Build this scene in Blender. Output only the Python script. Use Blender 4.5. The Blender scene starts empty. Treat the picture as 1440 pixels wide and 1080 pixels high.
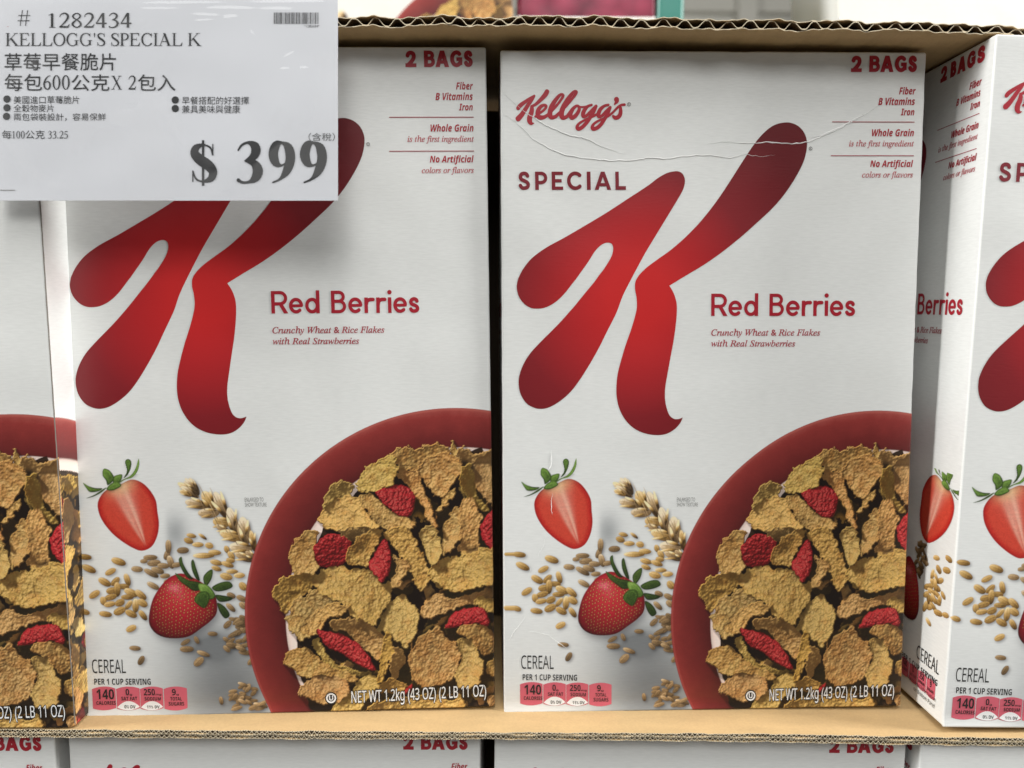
import bpy, math, random
import numpy as np
from mathutils import Matrix, Vector
from mathutils.geometry import delaunay_2d_cdt

# ------------------------------------------------------------------ solved dimensions (metres, degrees)
PITCH = 0.103555
ROLL = -0.006237
FLOOR_Z = -0.189112
BOX_W = 0.188135
TOP_Y = 0.334195
FLOOR_Y = 0.323396
POSE = {'A': [-0.28759, 0.323, 0.01722, 0.00814, -0.00642], 'B': [-0.10115, 0.33946, 0.03849, -0.02531, -0.01623], 'C': [0.09123, 0.34427, 0.02874, -0.01802, -0.01031], 'D': [0.2882, 0.32999, 0.02696, -0.01089, 0.01717]}

BOX_H = 0.300
BOX_D = 0.090
R_EDGE = 0.0010
SC = bpy.context.scene
COL = SC.collection

# ------------------------------------------------------------------ camera
cam_data = bpy.data.cameras.new('camera')
cam = bpy.data.objects.new('camera', cam_data)
COL.objects.link(cam)
cam_data.sensor_width = 36.0
cam_data.lens = 36.0 * 1081.0 / 1440.0
cam_data.clip_start = 0.01
cam_data.clip_end = 100.0
cp, sp = math.cos(PITCH), math.sin(PITCH)
cr, sr = math.cos(ROLL), math.sin(ROLL)
fw = Vector((0, cp, -sp)); up0 = Vector((0, sp, cp)); rt0 = Vector((1, 0, 0))
rt = rt0 * cr - up0 * sr
up = rt0 * sr + up0 * cr
cam.matrix_world = Matrix(((rt.x, up.x, -fw.x, 0), (rt.y, up.y, -fw.y, 0), (rt.z, up.z, -fw.z, 0), (0, 0, 0, 1)))
cam_data.dof.use_dof = True
cam_data.dof.focus_distance = 0.338
cam_data.dof.aperture_fstop = 6.5
SC.camera = cam

# ------------------------------------------------------------------ light: ceiling strips of a big store, plus added side lamps
world = bpy.data.worlds.new('World')
SC.world = world
world.use_nodes = True
bg = world.node_tree.nodes['Background']
bg.inputs['Color'].default_value = (0.90, 0.96, 1.0, 1)
bg.inputs['Strength'].default_value = 0.06
SC.view_settings.view_transform = 'Standard'
SC.view_settings.look = 'None'
SC.view_settings.exposure = 0.0
SC.view_settings.gamma = 1.0

def strip_light(x, y, z, power, sx=0.35, sy=2.2, colour=(1.0, 0.99, 0.96)):
    l = bpy.data.lights.new('ceiling_or_added_lamp', 'AREA')
    l.shape = 'RECTANGLE'; l.size = sx; l.size_y = sy
    l.energy = power; l.color = colour
    o = bpy.data.objects.new('ceiling_or_added_lamp', l)
    o.location = (x, y, z)
    COL.objects.link(o)
    return o
for x, y, z, p in ((0.1, -0.75, 3.1, 40), (-1.1, -2.4, 3.3, 74), (0.5, -4.2, 3.3, 180)):
    strip_light(x, y, z, p, *((2.6, 3.2) if y < -2 else (.35, 2.2)))
for x, y, z, p in ((2.7, 0.02, 1.15, 118), (-2.7, -0.02, 1.15, 100)):      # low lamps added left and right, aimed to brighten the boxes' side faces
    o = strip_light(x, y, z, p, .5, 1.6)
    o.rotation_euler = (Vector((0, .33, 0)) - o.location).to_track_quat('-Z', 'Y').to_euler()
strip_light(0.6, 4.4, 3.2, 120)      # the aisle behind the shelf

# ------------------------------------------------------------------ artwork tables: outlines and places on the carton face, in millimetres
K_LEFT = ((63.05, 242.0), (53.82, 236.15), (44.58, 230.3), (33.92, 224.09), (25.37, 219.26), (17.54, 215.11), (11.1, 210.61), (7.12, 206.1), (4.91,
202.27), (4.14, 200.18), (3.74, 197.03), (4.73, 193.18), (7.16, 190.01), (9.96, 188.38), (12.78, 188.02), (16.33, 188.5), (20.6, 190.66), (24.89,
194.5), (29.92, 200.79), (28.47, 198.7), (32.1, 203.58), (35.73, 208.46), (38.99, 213.33), (41.87, 216.1), (44.71, 217.14), (46.6, 216.44), (47.14,
214.35), (46.38, 211.22), (44.19, 207.39), (40.93, 202.86), (42.02, 204.6), (38.39, 199.72), (33.38, 193.77), (28.36, 187.81), (21.9, 180.79), (15.43,
174.46), (9.66, 168.46), (6.39, 163.51), (4.39, 158.53), (3.89, 154.25), (4.75, 149.6), (7.18, 145.63), (10.37, 143.6), (13.93, 142.92), (17.88,
143.75), (22.21, 146.24), (26.54, 149.79), (30.16, 154.07), (34.51, 160.48), (39.58, 169.0), (43.92, 177.5), (48.24, 185.96), (51.12, 193.39), (55.32,
201.56), (61.25, 212.15), (66.3, 220.26), (72.18, 229.55), (77.2, 237.6), (79.04, 241.21), (79.56, 244.42), (78.76, 246.83), (77.29, 248.02), (75.24,
248.26), (71.54, 247.46), (67.41, 245.22))
K_RIGHT = ((124.49, 269.45), (120.81, 268.81), (117.57, 267.21), (113.93, 264.03), (110.23, 259.64), (105.28, 252.45), (99.48, 243.63), (94.5,
236.39), (89.51, 229.94), (84.52, 224.28), (78.68, 218.61), (72.85, 213.75), (67.01, 209.69), (62.0, 206.04), (58.64, 202.78), (56.95, 199.92),
(56.69, 197.06), (56.82, 195.79), (57.38, 192.62), (57.51, 188.75), (56.79, 184.87), (54.99, 178.86), (52.46, 171.77), (50.28, 164.66), (48.67,
158.24), (48.07, 151.79), (48.4, 146.75), (49.81, 141.7), (52.31, 137.34), (55.56, 134.06), (59.55, 131.85), (63.9, 130.72), (68.25, 130.53), (71.86,
131.37), (75.09, 133.52), (77.24, 136.05), (78.32, 138.43), (76.15, 137.72), (73.98, 138.03), (72.17, 139.71), (70.94, 142.97), (70.22, 147.31),
(70.36, 152.35), (71.44, 158.8), (72.87, 166.66), (74.3, 174.5), (75.36, 183.01), (75.57, 188.67), (74.99, 192.2), (73.77, 195.38), (72.13, 197.99),
(79.38, 202.31), (87.72, 207.19), (96.06, 212.88), (104.39, 219.38), (111.87, 225.87), (119.33, 232.74), (125.12, 239.61), (130.07, 247.25), (132.93,
253.27), (134.14, 258.88), (133.88, 262.47), (132.44, 265.65), (129.89, 268.04), (126.97, 269.22))
K_CORNERS = (36, 50)
K_CENTRE = (60.55, 193.84)
SCRIPT = (((6.12, 275.21, 0.83), (6.98, 276.28, 0.91), (8.73, 277.6, 0.79), (11.25, 279.31, 0.62), (13.19, 280.45, 0.5)), ((13.19, 280.45, 0.54),
(12.11, 278.75, 0.7), (10.67, 276.85, 0.83), (9.31, 274.77, 0.91), (7.76, 272.49, 1.04), (6.2, 270.78, 1.2)), ((18.75, 282.28, 1.04), (18.05, 281.03,
1.04), (16.7, 279.52, 0.91), (15.14, 278.0, 0.79), (13.78, 276.86, 0.66), (12.11, 275.99, 0.54)), ((12.11, 275.99, 0.66), (12.19, 274.97, 0.91),
(11.96, 273.45, 1.04), (11.26, 271.56, 1.12), (11.19, 269.85, 1.12), (11.85, 268.79, 0.75), (13.06, 268.87, 0.17)), ((13.52, 271.45, 0.46), (15.16,
272.89, 0.54), (16.91, 274.03, 0.54), (18.07, 275.17, 0.58), (18.42, 276.12, 0.62), (17.68, 276.61, 0.58), (16.32, 276.11, 0.75), (15.15, 274.79,
0.91), (14.69, 273.27, 0.99), (14.96, 271.83, 0.99), (15.94, 271.3, 0.99), (17.5, 271.46, 0.83), (19.05, 272.33, 0.66)), ((19.05, 272.33, 0.66),
(20.8, 274.04, 0.58), (22.94, 276.32, 0.58), (24.87, 278.79, 0.58), (25.84, 280.49, 0.62), (25.25, 281.17, 0.58), (24.09, 280.56, 0.7), (22.34,
278.52, 0.87), (20.8, 275.94, 1.04), (20.14, 273.66, 1.08), (20.15, 272.15, 1.08), (21.01, 271.31, 0.91), (22.57, 271.7, 0.75)), ((22.57, 271.7,
0.75), (24.9, 273.87, 0.62), (27.23, 276.34, 0.58), (29.55, 278.99, 0.58), (31.29, 281.27, 0.62), (31.67, 282.21, 0.62), (30.89, 282.47, 0.58),
(29.54, 281.26, 0.75), (27.8, 278.99, 0.91), (26.06, 275.95, 1.08), (25.21, 273.68, 1.12), (25.22, 271.97, 1.08), (26.08, 271.18, 0.91), (27.64,
271.79, 0.7)), ((27.64, 271.86, 0.66), (28.8, 273.31, 0.75), (30.35, 275.21, 0.75), (31.71, 276.27, 0.58), (32.69, 275.97, 0.62), (32.89, 274.65,
0.75), (31.74, 272.56, 0.83), (30.18, 271.3, 0.91), (29.28, 271.6, 0.91), (29.2, 272.93, 0.83), (29.97, 274.45, 0.75)), ((32.69, 275.9, 0.5), (34.25,
275.79, 0.41), (36.2, 276.06, 0.41), (38.35, 276.75, 0.5)), ((38.35, 276.67, 0.5), (36.79, 276.17, 0.62), (35.36, 274.65, 0.83), (34.59, 272.94,
0.91), (34.87, 271.73, 0.75), (36.23, 272.19, 0.66), (38.17, 274.09, 0.66), (40.31, 276.18, 0.7)), ((40.31, 276.18, 0.7), (39.27, 273.91, 0.79),
(37.8, 271.43, 0.83), (35.87, 268.77, 0.83), (34.12, 267.05, 0.83), (32.68, 266.48, 0.87), (32.05, 267.16, 0.75), (32.74, 268.57, 0.58), (34.69,
269.91, 0.5), (37.03, 270.98, 0.5), (39.36, 272.01, 0.5), (41.7, 273.34, 0.58)), ((45.77, 276.77, 0.5), (44.02, 276.31, 0.62), (42.27, 274.86, 0.83),
(41.39, 272.96, 0.91), (41.64, 271.75, 0.75), (43.08, 272.21, 0.66), (44.82, 274.11, 0.62), (46.57, 275.71, 0.62)), ((46.57, 275.71, 0.62), (45.61,
273.35, 0.75), (44.07, 270.69, 0.79), (42.53, 268.4, 0.83), (40.78, 266.87, 0.83), (39.22, 266.49, 0.87), (38.7, 267.25, 0.75), (39.39, 268.58, 0.58),
(41.34, 269.92, 0.5), (43.68, 270.88, 0.5), (46.02, 272.14, 0.5)), ((46.02, 272.14, 0.5), (47.96, 273.74, 0.5), (49.7, 275.57, 0.5), (51.14, 276.63,
0.5), (52.82, 276.87, 0.58)), ((50.87, 276.41, 0.5), (51.16, 274.51, 0.79), (50.91, 272.61, 0.91), (49.94, 271.46, 0.91), (48.77, 271.27, 0.83),
(47.9, 271.92, 0.58)), ((49.27, 279.05, 1.12), (49.4, 278.22, 0.83), (48.39, 276.93, 0.29)))
SPECIAL = (('S', 5.68, 10.87, 240.19, 248.04), ('P', 13.09, 18.55, 240.19, 248.04), ('E', 20.4, 25.42, 240.19, 248.04), ('C', 27.17, 33.86, 240.19,
248.05), ('I', 35.95, 37.62, 240.19, 248.05), ('A', 39.37, 46.71, 240.19, 248.06), ('L', 48.58, 53.24, 240.19, 248.06))
REDB = (('R', 91.09, 98.49, 184.4, 194.35), ('e', 98.84, 105.16, 184.36, 194.33), ('d', 106.0, 112.43, 184.33, 194.3), ('B', 117.52, 124.21, 184.28,
194.26), ('e', 125.05, 131.4, 184.25, 194.23), ('r', 132.25, 136.62, 184.21, 194.21), ('r', 137.51, 141.83, 184.19, 194.19), ('i', 142.58, 144.47,
184.17, 194.17), ('e', 145.07, 151.29, 184.16, 194.16), ('s', 152.03, 156.76, 184.12, 194.13))
BAGS = (('2', 152.8, 157.6, 291.13, 298.09), ('B', 160.9, 165.8, 291.16, 298.13), ('A', 165.87, 171.83, 291.18, 298.15), ('G', 172.33, 177.64, 291.21,
298.18), ('S', 178.3, 182.28, 291.23, 298.21))
CLAIM_BOLD = (('Fiber', 174.73, 182.15, 281.65, 284.45, 281.68), ('B Vitamins', 165.61, 182.02, 277.09, 279.96, 277.14), ('Iron', 175.88, 181.95, 272.65, 275.37, 272.66), ('Whole Grain', 163.22, 182.15, 263.58, 266.4, 263.61), ('No Artificial', 162.62, 182.05, 250.2, 252.88, 250.22))
CLAIM_LIGHT = (('is the first ingredient', 153.01, 182.23, 259.16, 261.57, 259.2), ('colors or flavors', 159.0, 182.03, 245.6, 248.03, 245.61))
CLAIM_RULES = ((145.2, 269.72, 182.25, 269.68), (144.88, 255.09, 182.24, 254.94))
FLAVOUR_LINE = (('Crunchy Wheat & Rice Flakes', 91.14, 140.9, 175.61, 178.3, 175.35), ('with Real Strawberries', 91.16, 129.52, 170.71, 173.35, 170.49))
REG = ((135.72, 258.16, 0.86), (54.77, 276.99, 0.91))
CEREAL = (('CEREAL', 4.19, 19.32, 21.39, 27.47, 20.95),)
SERVING = (('PER 1 CUP SERVING', 4.82, 30.25, 15.86, 18.56, 15.11),)
ENLARGED = (('ENLARGED TO', 76.1, 84.51, 99.66, 101.5, 99.56), ('SHOW TEXTURE', 76.13, 85.83, 97.35, 99.1, 97.24))
BADGES = ((3.4, 4.32, 14.28, 14.83, 0), (14.26, 3.98, 25.14, 14.51, 1), (24.98, 3.66, 35.68, 14.2, 1), (35.72, 3.33, 46.6, 13.88, 0))
BADGE_TEXT = (('140', 5.6, 13.43, 8.96, 13.47, 8.72), ('CALORIES', 5.28, 14.01, 6.33, 7.95, 6.07), ('0', 18.69, 20.3, 10.45, 13.27, 10.4), ('g', 20.48, 21.55, 10.4, 11.15, 10.36), ('SAT FAT', 16.61, 23.75, 8.06, 9.68, 7.85), ('250', 26.9, 31.91, 10.2, 13.03, 10.05), ('mg', 32.16, 34.77, 10.05, 10.8, 9.97), ('SODIUM', 27.14, 34.47, 7.67, 9.25, 7.45), ('9', 39.6, 41.39, 9.82, 12.65, 9.77), ('g', 41.57, 42.65, 9.76, 10.52, 9.73), ('TOTAL', 38.77, 43.97, 7.32, 8.9, 7.16), ('SUGARS', 37.94, 44.94, 4.96, 6.58, 4.75))
BADGE_DV = (('0% DV', 17.85, 22.85, 4.25, 5.68, 4.1), ('11% DV', 28.04, 33.76, 3.94, 5.26, 3.77))
NETWT = (('NET WT 1.2kg (43 OZ) (2 LB 11 OZ)', 121.64, 184.23, 3.78, 8.98, 5.13),)
KOSHER = (112.23, 6.3, 2.48)
BOWL = (170.66, 44.26, 96.64)
MILK = (172.94, 42.5, 80.32)
HEAP = ((114.53, 94.02), (124.34, 99.59), (131.02, 108.49), (141.67, 116.49), (155.39, 117.06), (171.56, 117.19), (188.54, 113.18), (189.1, -4.27),
(111.72, -1.87), (99.86, 12.2), (97.16, 29.28), (97.57, 41.93), (97.17, 54.54))
FLAKES = (('f', 0.58, ((142.57, 120.56), (149.89, 124.11), (154.69, 122.39), (160.38, 124.74), (166.82, 123.82), (169.19, 120.91), (165.08, 116.89),
(155.3, 112.97), (147.23, 113.11), (143.28, 116.46))), ('f', 0.75, ((169.67, 125.0), (170.9, 126.2), (172.46, 122.9), (174.02, 119.19), (171.56,
117.6), (169.19, 120.91))), ('f', 0.66, ((172.43, 120.86), (176.5, 122.43), (180.51, 119.9), (189.04, 120.57), (188.91, 110.7), (182.03, 112.48),
(177.93, 110.08), (173.88, 110.98))), ('f', 0.52, ((111.46, 99.02), (114.04, 104.72), (119.76, 108.3), (123.74, 106.99), (124.86, 103.69), (121.95,
100.46), (114.58, 95.67), (111.77, 95.72))), ('f', 0.9, ((126.98, 107.75), (131.14, 113.41), (137.7, 118.6), (143.34, 118.91), (145.22, 113.15),
(142.23, 105.82), (135.72, 103.48), (129.28, 103.6), (126.53, 106.12))), ('f', 0.86, ((154.51, 113.8), (161.87, 118.59), (168.37, 120.11), (173.96,
115.91), (173.88, 110.98), (170.56, 106.1), (166.41, 100.82), (162.36, 101.31), (157.61, 107.17))), ('f', 0.45, ((173.88, 110.98), (178.0, 115.02),
(180.38, 110.86), (181.84, 99.28), (187.48, 94.19), (182.58, 94.29), (175.35, 101.06), (173.01, 106.88))), ('f', 0.84, ((179.6, 113.34), (182.9,
116.57), (189.82, 118.09), (189.54, 95.81), (185.08, 98.38), (181.09, 104.25))), ('f', 0.85, ((145.55, 109.86), (148.84, 112.67), (153.66, 111.76),
(157.55, 103.88), (159.83, 96.4), (162.55, 89.72), (161.64, 84.76), (158.86, 88.14), (155.79, 97.31), (150.28, 104.84))), ('f', 0.92, ((163.45,
94.68), (165.56, 98.77), (168.88, 102.84), (172.17, 105.25), (171.29, 101.14), (167.14, 96.26), (164.65, 93.41))), ('f', 0.92, ((165.3, 84.68),
(168.68, 91.25), (172.4, 94.91), (173.92, 87.82), (174.22, 81.16), (169.22, 75.42), (165.08, 72.17), (164.81, 79.69))), ('f', 0.74, ((173.62, 94.47),
(176.95, 99.37), (180.18, 97.65), (181.73, 91.82), (183.76, 90.94), (182.41, 82.65), (181.49, 75.15), (174.1, 73.64), (173.37, 79.51))), ('s', 0.8,
((182.87, 85.97), (184.97, 90.09), (189.5, 92.49), (189.27, 74.98), (184.8, 77.59), (182.82, 82.64))), ('f', 0.98, ((109.66, 92.47), (114.65, 98.13),
(122.78, 101.26), (129.13, 97.84), (131.42, 92.85), (136.54, 87.36), (133.64, 84.94), (126.36, 84.68), (117.51, 85.7), (111.91, 87.06))), ('f', 0.84,
((127.58, 100.34), (132.47, 102.31), (137.23, 99.33), (142.75, 93.44), (149.96, 89.98), (152.33, 86.62), (144.98, 84.7), (138.54, 86.49), (132.21,
92.01))), ('s', 0.85, ((134.89, 102.67), (141.4, 105.01), (147.08, 106.14), (151.85, 102.34), (152.55, 97.38), (149.99, 91.23), (144.35, 92.58),
(139.6, 96.81))), ('f', 0.74, ((138.47, 83.59), (144.2, 85.96), (149.05, 85.03), (153.0, 79.95), (156.9, 71.52), (159.22, 64.77), (157.46, 58.09),
(153.37, 58.19), (148.67, 67.53), (143.18, 76.84))), ('f', 0.92, ((155.12, 84.07), (158.83, 86.89), (162.85, 83.9), (165.14, 75.51), (163.41, 70.54),
(159.68, 67.27), (157.75, 73.17), (155.41, 78.23))), ('f', 0.8, ((96.3, 77.05), (99.68, 81.95), (105.44, 85.96), (108.6, 84.23), (106.76, 76.82),
(108.95, 69.29), (105.57, 64.36), (99.92, 64.5), (96.0, 67.92))), ('s', 0.55, ((106.36, 76.83), (110.14, 81.72), (116.64, 83.65), (122.23, 81.45),
(122.9, 76.46), (119.49, 69.88), (112.16, 68.38), (108.2, 70.97))), ('f', 0.5, ((117.52, 86.11), (136.09, 85.72), (131.91, 80.41), (123.83, 80.59))),
('f', 0.66, ((121.22, 74.0), (125.44, 80.56), (132.02, 84.56), (136.88, 84.87), (135.09, 77.85), (131.66, 70.43), (129.16, 67.98), (123.53, 69.78),
(120.72, 70.68))), ('s', 0.95, ((131.22, 69.19), (135.05, 76.19), (138.81, 80.68), (141.13, 76.05), (141.38, 69.37), (138.78, 62.74), (135.48, 60.72),
(132.73, 64.56))), ('f', 0.82, ((140.31, 58.51), (143.76, 66.81), (142.7, 73.52), (144.69, 71.8), (148.74, 70.87), (148.63, 65.86), (145.22, 59.23),
(141.92, 57.63))), ('f', 0.72, ((153.91, 44.69), (157.31, 50.52), (162.3, 54.61), (170.47, 52.72), (177.89, 54.22), (189.47, 58.16), (189.4, 52.25),
(178.64, 49.13), (168.73, 46.85), (160.46, 43.67))), ('f', 0.8, ((178.65, 49.98), (182.81, 52.41), (188.96, 50.57), (188.88, 43.79), (185.19,
45.58))), ('f', 0.94, ((159.25, 66.45), (165.05, 70.5), (172.44, 72.42), (189.68, 74.97), (189.51, 61.53), (182.88, 57.48), (174.62, 55.15), (166.43,
56.19), (160.79, 61.38))), ('f', 0.56, ((87.17, 57.29), (91.83, 63.86), (99.95, 65.33), (105.52, 62.7), (103.75, 57.72), (97.12, 52.86), (93.69,
47.08), (89.82, 52.21))), ('f', 0.8, ((94.07, 46.23), (97.93, 52.84), (106.98, 57.64), (115.05, 56.61), (118.16, 51.5), (109.11, 47.52), (103.27,
42.62), (103.92, 37.55), (98.94, 34.3), (93.87, 40.34))), ('f', 0.92, ((105.49, 61.86), (109.69, 66.77), (117.02, 68.68), (123.46, 67.28), (129.95,
67.13), (135.49, 61.14), (139.93, 59.36), (140.16, 51.79), (135.1, 45.17), (132.52, 40.17), (125.25, 42.89), (118.13, 50.66), (110.17, 55.89))), ('f',
0.86, ((100.41, 41.86), (106.67, 47.59), (114.88, 50.74), (121.36, 49.74), (118.01, 46.45), (110.58, 42.43), (107.17, 37.46), (100.7, 38.48))), ('f',
0.62, ((113.04, 43.21), (121.2, 43.84), (130.9, 40.64), (136.49, 34.98), (137.16, 29.02), (133.74, 23.16), (127.36, 30.14), (120.2, 37.11), (114.54,
38.95))), ('f', 0.66, ((104.6, 33.3), (107.88, 34.06), (112.52, 25.46), (120.54, 20.12), (130.33, 18.14), (123.7, 15.77), (112.37, 20.36), (106.86,
27.31))), ('s', 0.8, ((107.2, 38.3), (112.07, 37.75), (120.15, 35.42), (127.34, 29.29), (131.28, 23.23), (132.81, 18.92), (127.12, 20.79), (119.89,
26.1), (111.06, 31.43))), ('f', 0.96, ((134.97, 40.11), (140.1, 49.26), (146.75, 54.57), (149.12, 50.72), (153.14, 47.24), (152.58, 39.64), (147.85,
29.58), (143.0, 33.11), (137.35, 36.66))), ('f', 0.8, ((91.3, 24.35), (95.53, 29.32), (102.06, 29.99), (106.05, 27.33), (112.39, 21.21), (122.11,
17.52), (125.3, 14.01), (117.08, 13.4), (105.68, 15.44), (98.4, 17.35), (95.28, 21.69))), ('f', 0.9, ((97.74, 9.7), (101.58, 14.7), (106.55, 17.12),
(117.15, 15.96), (120.31, 11.59), (119.35, 6.48), (115.17, 4.04), (107.8, 4.26), (100.52, 7.05))), ('f', 0.84, ((120.17, 6.46), (123.61, 12.35),
(130.28, 16.0), (133.92, 13.76), (131.71, 7.83), (126.63, 1.97), (124.04, -2.25), (111.72, -1.87), (115.17, 4.04))), ('f', 0.38, ((141.28, 29.76),
(146.17, 27.92), (145.16, 19.42), (140.93, 14.41), (139.4, 19.59))), ('f', 0.76, ((133.94, 14.62), (135.46, 26.52), (138.16, 36.63), (141.36, 33.16),
(140.34, 24.68), (136.88, 17.1), (135.95, 12.84))), ('f', 0.58, ((134.27, 11.18), (139.29, 14.89), (145.02, 13.44), (147.42, 9.94), (143.24, 7.48),
(136.67, 8.54))), ('s', 0.9, ((145.31, 7.85), (149.95, 12.43), (149.63, 9.01), (146.51, 6.1))), ('f', 0.62, ((171.03, 36.61), (178.5, 39.81), (185.08,
37.94), (188.74, 32.73), (186.99, 25.94), (182.42, 25.21), (176.73, 32.2))), ('s', 0.9, ((166.12, 38.44), (169.52, 45.13), (175.32, 47.1), (182.73,
47.34), (185.57, 43.87), (185.51, 38.78), (180.98, 39.75), (174.37, 39.49))), ('f', 0.74, ((148.97, 24.44), (152.03, 32.87), (158.68, 36.94), (162.84,
39.37), (165.22, 34.21), (171.73, 28.92), (171.59, 20.38), (166.51, 13.67), (157.35, 10.5), (150.81, 14.12))), ('f', 0.96, ((170.94, 31.5), (177.55,
31.75), (181.6, 25.23), (183.16, 18.34), (179.71, 9.84), (171.42, 10.09), (169.86, 16.14), (173.3, 23.76))), ('f', 0.7, ((183.97, 17.46), (188.63,
24.18), (188.92, 14.74))), ('f', 0.72, ((132.41, 2.65), (144.85, 5.72), (161.4, 6.08), (167.98, 3.3), (171.36, 6.64), (174.57, -0.36), (169.53,
-3.66), (133.1, -2.53))))
HALF = ((10.52, 98.88), (11.25, 101.93), (13.36, 104.96), (16.08, 106.76), (20.89, 108.54), (25.71, 110.62), (29.32, 109.97), (32.34, 107.81), (35.07,
104.11), (36.6, 100.42), (36.92, 96.12), (37.37, 90.57), (36.66, 85.65), (34.86, 81.35), (32.44, 78.9), (28.79, 77.9), (25.15, 79.31), (20.9, 82.14),
(16.66, 85.9), (13.34, 90.25), (11.24, 94.58))
HALF_AXIS = ((21.19, 107.32), (30.91, 80.16))
HALF_LEAVES = (((5.84, 102.6), (9.45, 104.09), (13.67, 106.79), (14.87, 107.08), (12.46, 104.97), (8.85, 103.18)), ((4.66, 109.63), (7.06, 108.08),
(10.06, 107.13), (13.07, 106.92), (11.26, 105.59), (7.65, 105.33), (6.15, 106.87)), ((23.59, 118.85), (25.09, 120.05), (26.42, 118.83), (26.0,
115.79), (24.5, 112.77), (22.7, 111.45), (24.2, 114.59)), ((29.6, 120.13), (29.91, 117.58), (28.71, 113.94), (26.31, 111.53), (23.3, 110.65), (20.29,
108.85), (16.68, 106.14), (14.87, 106.77), (17.88, 107.96), (22.09, 110.66), (25.7, 112.45), (28.1, 115.77)), ((18.18, 111.92), (19.69, 112.82),
(22.09, 113.1), (21.49, 110.36), (19.09, 108.56), (17.88, 109.18)), ((14.87, 106.77), (17.28, 109.19), (20.29, 109.46), (21.49, 107.92), (18.48,
106.12), (16.07, 105.85)), ((13.38, 114.1), (14.28, 115.91), (16.68, 114.98), (18.36, 112.22), (17.88, 110.1), (15.47, 108.29), (14.88, 110.43),
(13.68, 112.27)))
WHOLE = ((30.71, 45.97), (31.43, 50.48), (33.08, 55.54), (35.83, 60.0), (39.12, 63.89), (42.41, 66.09), (46.25, 67.04), (50.66, 65.41), (56.18,
61.96), (60.62, 57.38), (61.76, 52.28), (61.24, 47.75), (58.5, 44.39), (54.09, 41.05), (49.12, 37.72), (44.15, 36.67), (38.06, 37.05), (33.64, 39.11),
(31.16, 42.56))
WHOLE_LIGHT = (43.52, 59.89)
WHOLE_LEAVES = (((61.76, 52.84), (65.09, 51.09), (67.34, 47.09), (65.14, 45.42), (62.9, 48.3)), ((45.39, 73.33), (46.76, 74.71), (47.33, 71.63),
(49.55, 67.11), (51.49, 64.27), (49.01, 64.87), (46.52, 68.84)), ((50.89, 72.14), (51.98, 73.24), (53.11, 69.3), (54.52, 63.67), (52.86, 64.25),
(51.19, 68.21)), ((43.5, 67.19), (45.15, 66.33), (49.56, 63.74), (54.52, 62.54), (55.64, 59.71), (51.79, 58.64), (48.47, 60.94), (45.16, 63.8)),
((56.16, 65.33), (58.35, 67.83), (60.43, 68.36), (59.75, 64.16), (57.29, 60.81), (56.18, 62.52)), ((59.77, 60.21), (63.9, 62.41), (67.76, 62.63),
(69.16, 60.36), (66.13, 58.71), (61.72, 58.21)), ((61.18, 56.53), (65.05, 56.19), (68.93, 55.0), (67.28, 53.61), (62.86, 53.39)), ((53.98, 61.99),
(58.39, 60.8), (61.18, 56.24), (58.43, 54.59), (54.55, 58.04)), ((51.53, 54.69), (54.0, 58.04), (57.86, 57.99), (58.43, 54.59), (56.25, 50.66),
(53.48, 51.84)))
EAR = ((50.45, 106.57, 7.31, 2.38, 30, 0.95), (51.82, 104.53, 7.77, 2.56, 35, 0.95), (53.8, 106.99, 6.85, 2.38, 58, 0.95), (49.83, 104.01, 5.48, 1.83,
22, 0.95), (52.52, 107.92, 6.4, 2.01, 48, 0.95), (54.6, 98.98, 9.14, 3.47, 3, 0.95), (60.05, 100.49, 7.31, 4.39, 60, 0.95), (59.65, 94.68, 7.77, 3.66,
0, 0.95), (65.36, 98.12, 10.51, 4.57, 65, 0.95), (65.17, 90.27, 7.13, 4.11, 5, 0.95), (70.19, 90.67, 9.6, 4.57, 75, 0.95), (65.66, 87.02, 5.48, 2.38,
20, 0.95), (69.36, 84.0, 8.04, 4.11, 5, 0.95), (75.28, 85.97, 10.51, 4.57, 85, 0.95), (73.55, 78.36, 8.41, 4.39, 10, 0.95), (79.02, 81.27, 7.77, 2.74,
80, 0.95), (74.53, 73.87, 6.85, 2.92, 20, 0.95), (77.73, 74.76, 4.57, 2.38, 40, 0.95))
SPRIG = ((51.53, 84.41, 4.57, 2.56, 15, 0.9), (50.18, 82.11, 4.57, 2.56, 15, 0.9), (54.3, 80.2, 5.03, 2.74, 0, 0.9), (59.34, 79.66, 5.03, 2.92, 10,
0.9), (56.56, 83.88, 5.67, 1.46, 35, 0.9), (61.66, 76.37, 5.48, 2.56, 10, 0.9), (56.64, 75.04, 8.68, 2.56, 5, 0.9), (67.14, 77.7, 3.66, 2.74, 75,
0.9), (62.17, 71.7, 5.48, 2.92, 15, 0.9), (69.01, 74.88, 4.11, 2.74, 60, 0.9), (68.58, 72.55, 4.57, 2.38, 10, 0.9), (67.22, 70.7, 5.48, 2.74, 15,
0.9), (62.19, 68.9, 4.57, 2.56, 20, 0.9), (69.09, 67.4, 5.48, 2.56, 5, 0.9), (66.36, 65.09, 5.94, 2.92, 10, 0.9), (72.33, 65.48, 5.48, 2.56, 0, 0.9),
(73.76, 60.29, 4.11, 3.47, 50, 0.9))
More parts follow.
